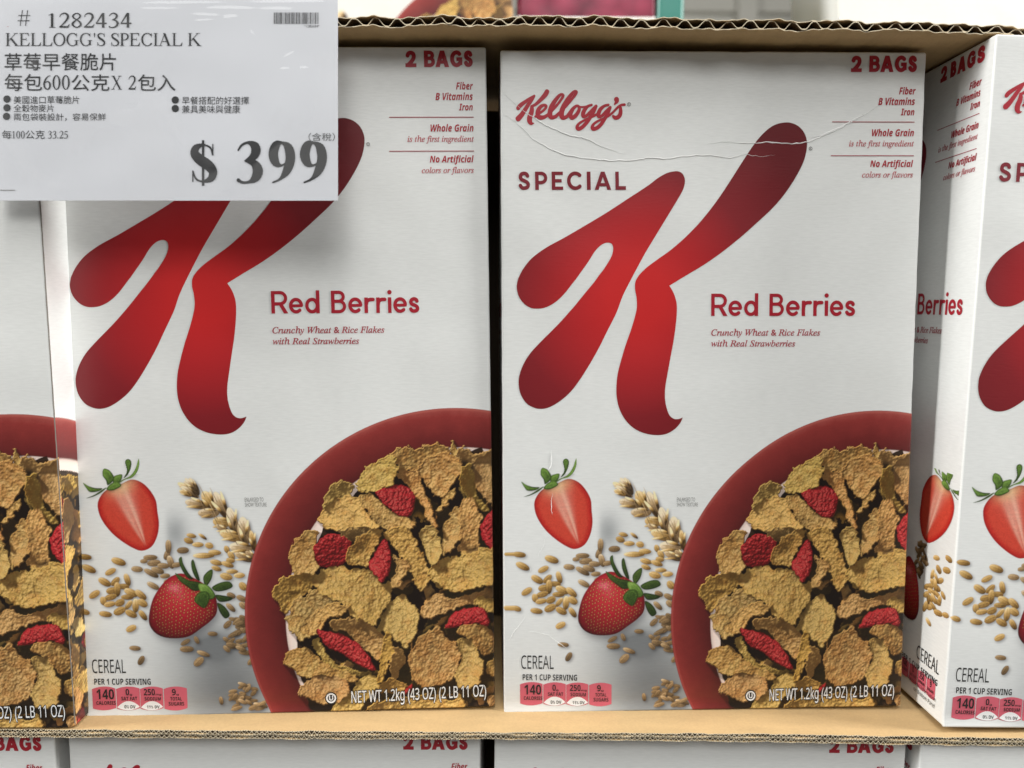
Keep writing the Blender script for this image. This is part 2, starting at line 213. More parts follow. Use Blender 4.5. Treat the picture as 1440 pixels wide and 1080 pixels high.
LOOSE = ((68.27, 56.14, 4.57, 2.38, 25, 0.7), (72.9, 54.65, 4.57, 2.56, 40, 0.7), (73.39, 51.34, 3.84, 2.38, 50, 0.7), (67.86, 50.49, 5.03, 2.56, 40,
0.7), (59.19, 38.32, 5.03, 2.19, 0, 0.7), (46.74, 34.72, 4.57, 2.38, -30, 0.7), (47.21, 31.39, 5.94, 3.11, 0, 0.7), (51.81, 35.59, 3.66, 2.19, 70,
0.7), (54.62, 29.07, 5.48, 2.38, 12, 0.7), (52.33, 25.3, 5.67, 3.29, -50, 0.7), (73.62, 29.03, 5.48, 2.74, 5, 0.7), (75.99, 24.69, 4.11, 2.19, -45,
0.7), (47.47, 77.68, 5.03, 2.74, 0, 0.7), (44.31, 71.01, 4.57, 2.56, 0, 0.7), (66.07, 42.56, 4.75, 2.19, -39, 0.62), (71.33, 44.71, 4.75, 2.19, 36,
0.62), (69.8, 38.71, 4.75, 2.19, -29, 0.62), (72.95, 44.38, 4.75, 2.19, -41, 0.62), (69.36, 38.12, 4.75, 2.19, -10, 0.62), (71.48, 34.62, 4.75, 2.19,
-9, 0.62), (75.34, 41.67, 4.75, 2.19, -22, 0.62), (72.57, 41.58, 4.75, 2.19, 17, 0.62), (65.27, 31.02, 4.75, 2.19, 53, 0.62), (68.59, 32.25, 4.75,
2.19, -25, 0.62), (71.42, 38.8, 4.75, 2.19, -38, 0.62), (65.55, 35.2, 4.75, 2.19, 32, 0.62), (69.12, 44.79, 4.75, 2.19, 13, 0.62), (75.06, 42.88,
4.75, 2.19, 19, 0.62), (71.87, 41.51, 4.75, 2.19, -2, 0.62), (72.84, 42.73, 4.75, 2.19, 29, 0.62), (74.06, 35.84, 4.75, 2.19, -60, 0.62), (73.91,
39.43, 4.75, 2.19, 21, 0.62), (73.33, 32.38, 4.75, 2.19, -14, 0.62), (74.22, 39.97, 4.75, 2.19, -48, 0.62), (70.25, 43.91, 4.75, 2.19, -35, 0.62),
(68.35, 32.58, 4.75, 2.19, 23, 0.62), (68.13, 37.44, 4.75, 2.19, -13, 0.62), (71.67, 43.1, 4.75, 2.19, -13, 0.62), (67.15, 34.55, 4.75, 2.19, -39,
0.62), (71.29, 31.74, 4.75, 2.19, 30, 0.62), (67.43, 32.91, 4.75, 2.19, 10, 0.62), (75.48, 36.35, 4.75, 2.19, -40, 0.62), (71.73, 30.96, 4.75, 2.19,
12, 0.62), (73.53, 45.3, 4.75, 2.19, 34, 0.62), (71.49, 13.15, 4.27, 1.91, -34, 0.68), (68.52, 3.97, 4.27, 1.91, -41, 0.68), (67.31, 10.74, 4.27,
1.91, -19, 0.68), (79.21, 2.36, 4.27, 1.91, -11, 0.68), (77.15, 11.44, 4.27, 1.91, 14, 0.68), (76.6, 9.6, 4.27, 1.91, -45, 0.68), (76.3, 6.01, 4.27,
1.91, -2, 0.68), (73.87, 7.45, 4.27, 1.91, 8, 0.68), (73.6, 12.6, 4.27, 1.91, -41, 0.68), (73.17, 7.69, 4.27, 1.91, 12, 0.68), (71.93, 13.92, 4.27,
1.91, 17, 0.68), (74.11, 11.63, 4.27, 1.91, -57, 0.68), (71.69, 9.61, 4.27, 1.91, 14, 0.68), (70.95, 8.43, 4.27, 1.91, -26, 0.68), (66.63, 7.77, 4.27,
1.91, -53, 0.68), (74.46, 5.16, 4.27, 1.91, 32, 0.68), (80.91, 3.79, 4.27, 1.91, 23, 0.68), (78.66, 4.12, 4.27, 1.91, 14, 0.68), (69.36, 8.46, 4.27,
1.91, 26, 0.68), (69.46, 7.38, 4.27, 1.91, -26, 0.68), (70.38, 6.79, 4.27, 1.91, -44, 0.68), (66.86, 9.01, 4.27, 1.91, -2, 0.68), (71.56, 5.7, 4.27,
1.91, 26, 0.68), (67.92, 8.14, 4.27, 1.91, -52, 0.68), (61.78, 6.39, 4.52, 2.01, 75, 0.68), (68.83, 2.78, 5.53, 2.01, -20, 0.68), (76.29, 2.82, 4.52,
2.26, -15, 0.68), (80.85, 4.77, 4.52, 2.01, -25, 0.68))
PILE = ((3.66, 75.62, 6.14, 2.9, 5, 0.85), (5.17, 70.12, 6.14, 2.9, 15, 0.85), (18.54, 73.15, 6.14, 2.9, 8, 0.85), (14.69, 68.53, 5.29, 2.9, -25,
0.85), (11.82, 63.8, 5.63, 2.9, 40, 0.85), (21.98, 64.67, 5.63, 2.9, 70, 0.85), (16.59, 63.95, 5.12, 2.9, -50, 0.85), (7.0, 58.17, 5.12, 2.9, -40,
0.85), (14.57, 59.7, 5.12, 2.9, -5, 0.85), (20.18, 61.54, 5.12, 2.9, 10, 0.85), (17.23, 60.24, 6.83, 2.9, -85, 0.85), (23.33, 58.63, 5.63, 2.9, 30,
0.85), (27.65, 57.49, 5.63, 2.9, 40, 0.85), (14.17, 56.7, 5.97, 2.9, -10, 0.85), (10.79, 55.06, 4.27, 2.9, 80, 0.85), (21.58, 56.52, 6.83, 2.9, 0,
0.85), (13.59, 53.44, 5.8, 2.9, -5, 0.85), (18.15, 54.02, 5.12, 2.9, -30, 0.85), (21.98, 52.89, 5.12, 2.9, -50, 0.85), (25.1, 52.55, 5.97, 2.9, -80,
0.85), (28.29, 53.59, 5.12, 2.9, 35, 0.85), (17.79, 50.14, 5.8, 2.9, -15, 0.85), (11.45, 48.84, 5.97, 2.9, 5, 0.85), (22.93, 48.72, 5.63, 2.9, 25,
0.85), (28.18, 47.89, 5.97, 2.9, 65, 0.85), (2.29, 50.11, 4.69, 2.9, 15, 0.85), (22.59, 41.8, 5.63, 2.9, -25, 0.85))
PALE = ((26.58, 69.45, 5.12, 2.56, -5, 0.78), (23.87, 32.47, 5.12, 2.56, 5, 0.78), (33.38, 61.57, 5.97, 2.56, 30, 0.78), (39.65, 62.96, 3.41, 2.56,
30, 0.78), (32.76, 74.7, 5.97, 2.56, -10, 0.78), (34.29, 72.1, 6.83, 2.56, 0, 0.78), (32.83, 67.42, 5.97, 2.56, 20, 0.78), (35.78, 68.64, 5.97, 2.56,
15, 0.78), (38.96, 65.99, 5.97, 2.56, -5, 0.78), (38.35, 70.72, 5.12, 2.56, 10, 0.78), (40.23, 75.82, 5.97, 2.56, -75, 0.78), (41.73, 72.36, 5.97,
2.56, 75, 0.78), (41.07, 79.65, 5.97, 2.56, 85, 0.78), (29.8, 73.06, 3.41, 2.56, 0, 0.78), (26.37, 26.63, 5.12, 2.56, -55, 0.75))
CREASES = (((0.97, 272.85), (7.17, 268.92), (13.39, 262.85), (20.57, 258.6), (29.04, 255.24), (39.4, 253.72), (49.79, 252.81), (60.51, 253.13),
(65.55, 254.06), (73.13, 253.45), (80.39, 254.69), (90.83, 255.32), (100.37, 254.1), (107.96, 255.34), (116.24, 254.73), (122.59, 255.66)), ((1.02,
281.91), (7.2, 276.5), (14.35, 271.37), (21.2, 267.44), (29.96, 263.8), (37.17, 262.29), (45.67, 258.33), (55.13, 255.58)), ((90.75, 259.93), (99.28,
261.17), (108.81, 260.27), (119.91, 260.9), (131.07, 260.3), (137.4, 261.54), (143.71, 264.02), (151.56, 267.73), (157.84, 270.81), (164.08, 274.82),
(168.78, 277.28)), ((137.37, 262.78), (145.26, 265.25), (154.69, 269.58), (160.95, 273.28)), ((22.11, 123.66), (22.11, 117.11), (20.48, 114.5)),
((22.75, 104.27), (22.1, 98.67), (22.75, 93.36)), ((19.81, 85.42), (18.5, 79.77), (16.53, 76.12), (16.2, 73.11)), ((12.59, 69.81), (12.25, 66.79)),
((11.54, 47.58), (5.25, 39.53), (1.93, 33.8)), ((9.87, 39.45), (19.44, 37.59), (25.73, 33.4), (30.37, 29.9)))
REG_V = (0, 70, 135, 200, 265, 290)
REG_S = (4.0, 3.8, 3.8, 3.0, 1.5, 1.6)
SIDE_BAGS = (('2', 38.71, 33.66), ('B', 30.99, 26.52), ('A', 25.79, 19.67), ('G', 18.82, 13.08), ('S', 11.73, 6.42))
SIDE_ROWS = (('Fiber', 15.67, 7.4, 281.65, 284.45, 'CLAIM_BOLD'), ('B Vitamins', 24.67, 7.63, 277.09, 279.96, 'CLAIM_BOLD'), ('Iron', 14.12, 7.47, 272.65, 275.37, 'CLAIM_BOLD'), ('Whole Grain', 26.66, 7.27, 263.58, 266.4, 'CLAIM_BOLD'), ('No Artificial', 27.22, 6.93, 250.2, 252.88, 'CLAIM_BOLD'), ('is the first ingredient', 36.28, 7.25, 259.16, 261.57, 'CLAIM_LIGHT'), ('colors or flavors', 30.62, 7.3, 245.6, 248.03, 'CLAIM_LIGHT'))
SIDE_RULES = ((38.27, 7.23, 269.72), (38.15, 7.28, 255.09))
SIDE_REG = 44.76
SIDE_REDB = (44.37, 8.59)
SIDE_HALF = (26.46, 0.0)
SIDE_CEREAL = (23.68, 5.55)
SIDE_SERV = (32.35, 5.9)
SIDE_PILE = (22.66, 1.13)
SIDE_WHOLE = 21.97
TOP_PROFILE = [(-0.2144, 0.11307, 0.11676), (-0.0736, 0.11448, 0.11817), (-0.0246, 0.11563, 0.11903), (-0.0069, 0.11545, 0.11829), (0.0109, 0.11584,
0.11953), (0.0702, 0.11477, 0.11846), (0.1206, 0.1145, 0.1182), (0.1562, 0.11472, 0.11784), (0.1888, 0.11377, 0.11719), (0.2126, 0.11278, 0.11562),
(0.26, 0.11021, 0.11363)]

FW = BOX_W * 1000.0

# ------------------------------------------------------------------ small 2-D toolkit
def lin(c):
    c = np.asarray(c, dtype=np.float64) / 255.0
    return np.where(c <= 0.04045, c / 12.92, ((c + 0.055) / 1.055) ** 2.4)

PRINT_GAIN = 1.25

def ink(r, g, b):
    """a printed ink, from the colour seen under the store light"""
    return tuple(float(v) for v in np.clip(lin((r, g, b)) * PRINT_GAIN, 0, 0.9)) + (1.0,)

def spline(P, n=6, closed=True, corners=()):
    P = [np.array(p, dtype=float) for p in P]
    N = len(P); out = []
    rng = range(N if closed else N - 1)
    for i in rng:
        p1, p2 = P[i], P[(i + 1) % N]
        p0 = P[i - 1] if (closed or i > 0) else p1
        p3 = P[(i + 2) % N] if (closed or i + 2 < N) else p2
        if i in corners: p0 = p1
        if (i + 1) % N in corners: p3 = p2
        for k in range(n):
            t = k / n
            out.append(0.5 * ((2 * p1) + (-p0 + p2) * t + (2 * p0 - 5 * p1 + 4 * p2 - p3) * t * t + (-p0 + 3 * p1 - 3 * p2 + p3) * t ** 3))
    if not closed: out.append(P[-1])
    return out

def disc(x, y, r, n=10):
    return [(x + r * math.cos(2 * math.pi * k / n + .1), y + r * math.sin(2 * math.pi * k / n + .1)) for k in range(n)]

def stroke(P, r=None, n=5, cap=False, smooth=True):
    """polygons of a pen stroke along points (x, y[, r])"""
    Q = [(p[0], p[1], p[2] if len(p) > 2 else r) for p in P]
    S = spline(Q, n, closed=False) if smooth and len(Q) > 2 else [np.array(q) for q in Q]
    out = []
    for a, b in zip(S[:-1], S[1:]):
        dx, dy = b[0] - a[0], b[1] - a[1]
        l = math.hypot(dx, dy)
        if l < 1e-6: continue
        nx, ny = -dy / l, dx / l
        out.append([(a[0] + nx * a[2], a[1] + ny * a[2]), (a[0] - nx * a[2], a[1] - ny * a[2]), (b[0] - nx * b[2], b[1] - ny * b[2]), (b[0] + nx * b[2], b[1] + ny * b[2])])
    js = S if cap else S[1:-1]
    for q in js:
        out.append(disc(q[0], q[1], max(q[2], 1e-4) * 0.999, 12 if q[2] > .5 else 8))
    return out

def rect(x0, y0, x1, y1):
    return [(x0, y0), (x1, y0), (x1, y1), (x0, y1)]

def tri_union(polys):
    """one flat triangulation covering the union of the polygons"""
    vs, fs = [], []
    for p in polys:
        area = sum(p[i - 1][0] * p[i][1] - p[i][0] * p[i - 1][1] for i in range(len(p)))
        if abs(area) < 1e-9: continue
        if area < 0: p = p[::-1]
        fs.append(list(range(len(vs), len(vs) + len(p))))
        vs += [Vector((float(q[0]), float(q[1]))) for q in p]
    v, e, f, ov, oe, of = delaunay_2d_cdt(vs, [], fs, 0, 1e-5)
    return [(q.x, q.y) for q in v], [list(t) for t, o in zip(f, of) if o]

def flare(v):
    """the glued foot of the carton stands a little proud of its face"""
    t = np.clip(1 - np.asarray(v, dtype=float) / 6.5, 0, 1)
    return 1.0 * t * t

class Flat:
    """a flat printed shape, collected in millimetres"""
    def __init__(self): self.v = []; self.f = []
    def add(self, v, f):
        o = len(self.v); self.v += [(float(a), float(b)) for a, b in v]; self.f += [[i + o for i in t] for t in f]
    def polys(self, polys): self.add(*tri_union(polys))
    def banded(self, P):
        """the same shape cut into level bands, so that it follows the curve of the foot"""
        cuts = [-9] + [.6 * k for k in range(1, 13)] + [999]
        for lo, hi in zip(cuts[:-1], cuts[1:]):
            Q = [(-p[0], p[1]) for p in clip_poly([(p[1], p[0]) for p in P], lo)]
            Q = clip_poly(Q, -hi) if Q else Q
            if len(Q) > 2: self.add(*tri_union([[(p[1], -p[0]) for p in Q]]))
    def front(self, layer):
        y = -(0.00010 + 0.00007 * layer)
        return [(u / 1000 - BOX_W / 2, y - float(flare(v)) / 1000, v / 1000) for u, v in self.v]
    def left(self, layer):
        x = -BOX_W / 2 - (0.00010 + 0.00007 * layer)
        return [(x, u / 1000, v / 1000) for u, v in self.v]

_fonts = {}
STYLES = {'bold': (0x1D5D4, 0x1D5EE, 0x1D7EC), 'bolditalic': (0x1D63C, 0x1D656, 0x1D7EC), 'sans': (0x1D5A0, 0x1D5BA, 0x1D7E2), 'italic': (0x1D434, 0x1D44E, None)}
def styled(txt, style):
    up_, lo_, di_ = STYLES[style]
    out = ''
    for ch in txt:
        if ch == 'h' and style == 'italic': out += chr(0x210E)
        elif 'A' <= ch <= 'Z': out += chr(up_ + ord(ch) - 65)
        elif 'a' <= ch <= 'z': out += chr(lo_ + ord(ch) - 97)
        elif ch.isdigit() and di_: out += chr(di_ + ord(ch) - 48)
        else: out += ch
    return out
def bfont(txt, shear=0.0, bold=0.0):
    key = (txt, shear, bold)
    if key not in _fonts:
        c = bpy.data.curves.new('lettering', 'FONT')
        c.body = txt; c.shear = shear
        o = bpy.data.objects.new('lettering', c)
        COL.objects.link(o)
        dg = bpy.context.evaluated_depsgraph_get()
        cu = o.evaluated_get(dg).to_curve(dg)
        loops = []
        for sp_ in cu.splines:
            pts = []
            bz = sp_.bezier_points; n = len(bz)
            for k in range(n):
                p0, p1 = bz[k], bz[(k + 1) % n]
                a0, a1, a2, a3 = p0.co.xy, p0.handle_right.xy, p1.handle_left.xy, p1.co.xy
                straight = abs((a1 - a0).cross(a3 - a0)) < 1e-5 and abs((a2 - a0).cross(a3 - a0)) < 1e-5
                for t in ((0,) if straight else (0, .25, .5, .75)):
                    pts.append(a0 * (1 - t) ** 3 + a1 * 3 * t * (1 - t) ** 2 + a2 * 3 * t * t * (1 - t) + a3 * t ** 3)
            if len(pts) > 2: loops.append(pts)
        o.evaluated_get(dg).to_curve_clear()
        bpy.data.objects.remove(o); bpy.data.curves.remove(c)
        v, f = [], []
        # letters are filled one cluster at a time, so that each job stays small
        loops.sort(key=lambda L: min(p.x for p in L))
        groups = []
        for L in loops:
            lo, hi = min(p.x for p in L), max(p.x for p in L)
            if groups and lo < groups[-1][1] + 1e-4: groups[-1][0].append(L); groups[-1][1] = max(groups[-1][1], hi)
            else: groups.append([[L], hi])
        for G, hi in groups:
            vs, fs, sg_ = [], [], []
            def put(P, w):
                fs.append(list(range(len(vs), len(vs) + len(P)))); sg_.append(w); vs.extend(Vector((p[0], p[1])) for p in P)
            for L in G:
                ar = sum(L[k - 1].x * L[k].y - L[k].x * L[k - 1].y for k in range(len(L)))
                put(L if ar > 0 else L[::-1], 1 if ar > 0 else -1)
                if bold > 0:
                    for k in range(len(L)):
                        p, q = L[k - 1], L[k]; dv = q - p
                        if dv.length < 1e-6: continue
                        nv = Vector((-dv.y, dv.x)).normalized() * bold; ev = dv.normalized() * bold * .6
                        put([p + nv - ev, p - nv - ev, q - nv + ev, q + nv + ev], 50)
            rv, re, rf, ov, oe, of = delaunay_2d_cdt(vs, [], fs, 0, 1e-6)
            o1 = len(v); v += [(p.x, p.y) for p in rv]
            for t, src in zip(rf, of):
                if sum(sg_[s] for s in src) != 0: f.append([k + o1 for k in t])
        used = sorted({k for t in f for k in t}); ix = {k: n for n, k in enumerate(used)}
        v = [v[k] for k in used]; f = [[ix[k] for k in t] for t in f]
        _fonts[key] = (v, f)
    return _fonts[key]
CAP = max(p[1] for p in bfont('H')[0])

def put_text(flat, txt, u0, u1, v0, v1, vr=None, shear=0.0, bold=0.0, fit_box=False, style=None):
    if style: txt = styled(txt, style)
    v, f = bfont(txt, shear, bold)
    xs = [p[0] for p in v]; x0, x1 = min(xs), max(xs)
    if fit_box:
        ys = [p[1] for p in v]; y0, y1 = min(ys), max(ys)
    else: y0, y1 = 0.0, CAP
    vr = v0 if vr is None else vr
    out = []
    for x, y in v:
        t = (x - x0) / (x1 - x0)
        out.append((u0 + t * (u1 - u0), v0 + t * (vr - v0) + (y - y0) / (y1 - y0) * (v1 - v0)))
    flat.add(out, f)

# ------------------------------------------------------------------ drawn alphabets
def arc(cx, cy, rx, ry, a0, a1, n=14):
    return [(cx + rx * math.cos(math.radians(a0 + (a1 - a0) * k / n)), cy + ry * math.sin(math.radians(a0 + (a1 - a0) * k / n))) for k in range(n + 1)]

def sans(ch, w, h, r):
    """round geometric capitals and small letters; w, h outer size, r half the pen width"""
    W_, H_ = w - 2 * r, h - 2 * r
    N = lambda pts, hh=None: [(r + x * W_, r + y * ((hh - 2 * r) if hh else H_)) for x, y in pts]
    xh = h * 0.69
    if ch in 'Ss':
        hh = h if ch == 'S' else xh
        return stroke(N([(.93, .80), (.80, .95), (.5, 1.01), (.18, .94), (.05, .76), (.16, .60), (.5, .50), (.86, .38), (.98, .22), (.84, .05), (.48, -.01), (.18, .04), (.0, .19)], hh), r)
    if ch == 'I': return [rect(0, 0, w, h)]
    if ch == 'L': return [rect(0, 0, 2 * r, h), rect(0, 0, w, 2 * r)]
    if ch == 'E': return [rect(0, 0, 2 * r, h), rect(0, 0, w, 1.8 * r), rect(0, h - 1.8 * r, w, h), rect(0, h / 2 - .9 * r, w * .88, h / 2 + .9 * r)]
    if ch == 'P' or ch == 'R':
        yb = h * (.40 if ch == 'P' else .43); cy = (h + yb - 0 * r) / 2; ry = (h - yb) / 2 - r * .9 + r * .0
        ry = (h - r * .9 - (yb + r * .0)) / 2; cy = yb + ry
        rx = min(ry, w * .55)
        w2 = w if ch == 'P' else w * .97
        out = [rect(0, 0, 2 * r, h)] + stroke([(r, h - r * .9), (w2 - r - rx, h - r * .9)] + arc(w2 - r - rx, cy, rx, ry, 80, -80, 10) + [(w2 - r - rx, yb), (r, yb)], r * .92, n=2)
        if ch == 'R': out.append([(w * .42, yb), (w * .42 + 2.3 * r, yb), (w, 0), (w - 2.45 * r, 0)])
        return out
    if ch == 'B':
        out = [rect(0, 0, 2 * r, h)]
        ym = h * .53
        for y0, y1, ww in ((r * .9, ym, w), (ym, h - r * .9, w * .93)):
            ry = (y1 - y0) / 2; cy = (y0 + y1) / 2; rx = ry
            out += stroke([(r, y1), (ww - r - rx, y1)] + arc(ww - r - rx, cy, rx, ry, 80, -80, 10) + [(ww - r - rx, y0), (r, y0)], r * .9, n=2)
        return out
    if ch == 'C': return stroke(arc(w * .55, h / 2, w * .55 - r, h / 2 - r * .9, 42, 318, 24), r, n=2)
    if ch == 'G':
        return stroke(arc(w * .53, h / 2, w * .53 - r, h / 2 - r * .9, 44, 330, 24), r, n=2) + [rect(w * .52, h * .36, w, h * .36 + 1.8 * r), rect(w - 1.9 * r, h * .12, w, h * .5)]
    if ch == 'A':
        t = 2.15 * r; m = w / 2
        return [[(0, 0), (t, 0), (m + t * .5, h), (m - t * .5, h)], [(w - t, 0), (w, 0), (m + t * .5, h), (m - t * .5, h)], rect(w * .22, h * .2, w * .78, h * .2 + 1.7 * r)]
    if ch == '2':
        return stroke(N([(.03, .74), (.16, .93), (.46, 1.0), (.82, .92), (.93, .70), (.80, .46), (.42, .18), (.06, -.02)]), r) + [rect(0, 0, w, 1.85 * r)]
    if ch == 'e':
        cy = xh / 2
        return stroke(arc(w * .5, cy, w * .5 - r, xh / 2 - r * .9, -2, 318, 24), r * .95, n=2) + [rect(r, cy - .85 * r, w - .4 * r, cy + .75 * r)]
    if ch == 'd':
        cy = xh / 2
        return stroke(arc(w * .48, cy, w * .48 - r, xh / 2 - r * .9, 0, 360, 24), r * .95, n=2) + [rect(w - 2 * r, 0, w, h * 1.02)]
    if ch == 'r':
        return [rect(0, 0, 2 * r, xh)] + stroke([(r, xh * .5), (1.5 * r, xh * .75), (w * .55, xh - r * 1.2), (w - r * .3, xh - r * 1.15)], r)
    if ch == 'i':
        return [rect(w / 2 - r, 0, w / 2 + r, xh), disc(w / 2, h * .92, r * 1.25, 14)]
    raise KeyError(ch)

def serif(ch, k=1.0):
    """book-face letters in a box one cap-height tall; k thickens the heavy strokes. returns polygons and advance width"""
    w = .15 * k; t = .028 * (1 + (k - 1) * .3); s = .09; q = .038
    def stem(x, a=0, b=1): return [rect(x - w / 2, a, x + w / 2, b), rect(x - w / 2 - s, a, x + w / 2 + s, a + q), rect(x - w / 2 - s, b - q, x + w / 2 + s, b)]
    def diag(x0, y0, x1, y1, ww): return [[(x0 - ww / 2, y0), (x0 + ww / 2, y0), (x1 + ww / 2, y1), (x1 - ww / 2, y1)]]
    def ring(cx, cy, rx, ry, a0=0, a1=360):
        n = 32; P = []
        for i in range(n + 1):
            a = math.radians(a0 + (a1 - a0) * i / n)
            rr = t + (w / 2 - t) * abs(math.cos(a)) ** 1.5
            P.append((cx + (rx - w / 2) * math.cos(a), cy + (ry - t) * math.sin(a), rr))
        return stroke(P, n=1, smooth=False)
    def path(P, kk=1.0): return stroke([(x, y, max(.022, r * (k if r > .045 else 1))) for x, y, r in P], n=4, cap=True)
    if ch == 'I': return stem(.22), .44
    if ch == 'L': return stem(.2) + [rect(.2, 0, .82, .05), [(.7, .05), (.82, .0), (.88, .28), (.84, .28)]], .92
    if ch == 'E': return stem(.2) + [rect(.2, .95, .78, 1), [(.68, .95), (.78, 1), (.81, .76), (.77, .76)], rect(.2, .49, .6, .54), rect(.57, .4, .605, .64), rect(.2, 0, .82, .05), [(.7, .05), (.82, 0), (.88, .26), (.84, .26)]], .94
    if ch == 'K': return stem(.2) + diag(.3, .42, .86, 1, .07) + diag(.96, 0, .44, .6, .2) + [rect(.68, 1 - q, 1.02, 1), rect(.76, 0, 1.13, q)], 1.12
    if ch == 'O': return ring(.53, .5, .5, .515), 1.08
    if ch == 'C': return ring(.53, .5, .5, .515, 38, 322) + [rect(.86, .68, .9, 1.0), rect(.885, .12, .92, .24)], 1.0
    if ch == 'G': return ring(.53, .5, .5, .515, 40, 308) + [rect(.85, .68, .89, 1.0), rect(.78, .06, .78 + w, .44), rect(.68, .41, 1.04, .45)], 1.1
    if ch == 'S': return path([(.64, .72, .022), (.58, .90, .026), (.38, .98, .03), (.18, .90, .055), (.14, .74, .07), (.3, .58, .08), (.52, .44, .08), (.65, .28, .07), (.6, .1, .055), (.38, .015, .03), (.18, .08, .026), (.09, .28, .022)]) + [rect(.63, .7, .665, 1.0), rect(.07, 0, .105, .3)], .76
    if ch == 'P': return stem(.2) + path([(.2, .972, .028), (.42, .972, .03), (.62, .89, .055), (.68, .73, .07), (.62, .57, .055), (.43, .475, .03), (.2, .475, .025)]), .8
    if ch == 'A': return diag(.14, 0, .53, 1, .06) + diag(.88, 0, .48, 1, .19) + [rect(.26, .32, .74, .37), rect(0, 0, .32, q), rect(.7, 0, 1.08, q)], 1.1
    if ch == 'X': return diag(.9, 0, .2, 1, .19) + diag(.16, 0, .86, 1, .065) + [rect(.02, 0, .34, q), rect(.7, 0, 1.06, q), rect(.02, 1 - q, .38, 1), rect(.68, 1 - q, 1.02, 1)], 1.08
    if ch == "'": return [[(.08, 1.0), (.2, 1.0), (.16, .66), (.12, .66)]], .3
    if ch == '#': return [[(.12, -.02), (.17, -.02), (.3, 1.08), (.25, 1.08)], [(.42, -.02), (.47, -.02), (.6, 1.08), (.55, 1.08)], rect(0, .32, .68, .37), rect(.04, .68, .72, .73)], .8
    if ch == '.': return [disc(.16, .07, .075, 14)], .36
    if ch == '1': return [rect(.38 - w / 2, 0, .38 + w / 2, .97), rect(.2, 0, .58, q), [(.16, .86), (.18, .83), (.40, .92), (.44, 1.0)]], .75
    if ch == '2': return path([(.1, .74, .022), (.16, .89, .03), (.34, .985, .04), (.52, .92, .06), (.59, .76, .072), (.53, .56, .06), (.36, .32, .045), (.12, .06, .03)]) + [rect(.07, 0, .62, .11), [(.56, .1), (.62, 0), (.7, .24), (.66, .24)]], .75
    if ch == '3': return path([(.1, .80, .022), (.2, .93, .03), (.36, .985, .038), (.52, .9, .06), (.55, .76, .065), (.46, .62, .048), (.28, .54, .025)]) + path([(.28, .54, .025), (.5, .48, .05), (.6, .31, .072), (.54, .13, .06), (.38, .025, .038), (.2, .015, .034), (.1, .07, .045)]), .75
    if ch == '4': return [[(.40, 1.0), (.52, 1.0), (.12, .33), (.03, .30)], rect(.03, .25, .69, .34), rect(.55 - w, 0, .55, 1.0)], .75
    if ch == '5': return [rect(.2, .89, .62, .985), [(.2, .97), (.25, .97), (.19, .54), (.14, .54)]] + path([(.17, .56, .028), (.36, .59, .045), (.54, .48, .065), (.6, .3, .072), (.52, .11, .06), (.34, .02, .038), (.18, .015, .034), (.1, .06, .045)]), .75
    if ch in '69':
        P = [(.62, .985, .022), (.42, .90, .035), (.24, .70, .06), (.14, .42, .072), (.19, .15, .065), (.37, .02, .035), (.53, .08, .06), (.61, .28, .072), (.55, .49, .06), (.39, .575, .03), (.2, .47, .025)]
        if ch == '9': P = [(.75 - x, 1 - y, r) for x, y, r in P]
        return path(P), .75
    if ch == '8':
        return path([(.37, .54, .03), (.18, .68, .05), (.16, .85, .05), (.37, .985, .03), (.56, .87, .05), (.55, .7, .05), (.37, .54, .03), (.17, .36, .06), (.13, .18, .065), (.37, .015, .035), (.6, .16, .06), (.58, .36, .06), (.37, .54, .03)]), .75
    if ch == '0': return ring(.375, .5, .32, .515), .75
    if ch == '$':
        P = serif('S', k)[0]
        return P + [rect(.34, -.1, .41, 1.1)], .76
    if ch == ' ': return [], .38
    raise KeyError(ch)

def put_serif(flat, txt, u0, u1, v0, v1, k=1.0):
    x = 0.0; items = []
    for ch in txt:
        P, adv = serif(ch, k)
        items.append((P, x)); x += adv
    xs = [p[0] + o for P, o in items for q in P for p in q]
    a, b = min(xs), max(xs)
    for P, o in items:
        if P: flat.polys([[(u0 + (p[0] + o - a) / (b - a) * (u1 - u0), v0 + p[1] * (v1 - v0)) for p in q] for q in P])

# ------------------------------------------------------------------ materials
def new_mat(name):
    m = bpy.data.materials.new(name); m.use_nodes = True
    return m, m.node_tree, m.node_tree.nodes['Principled BSDF']

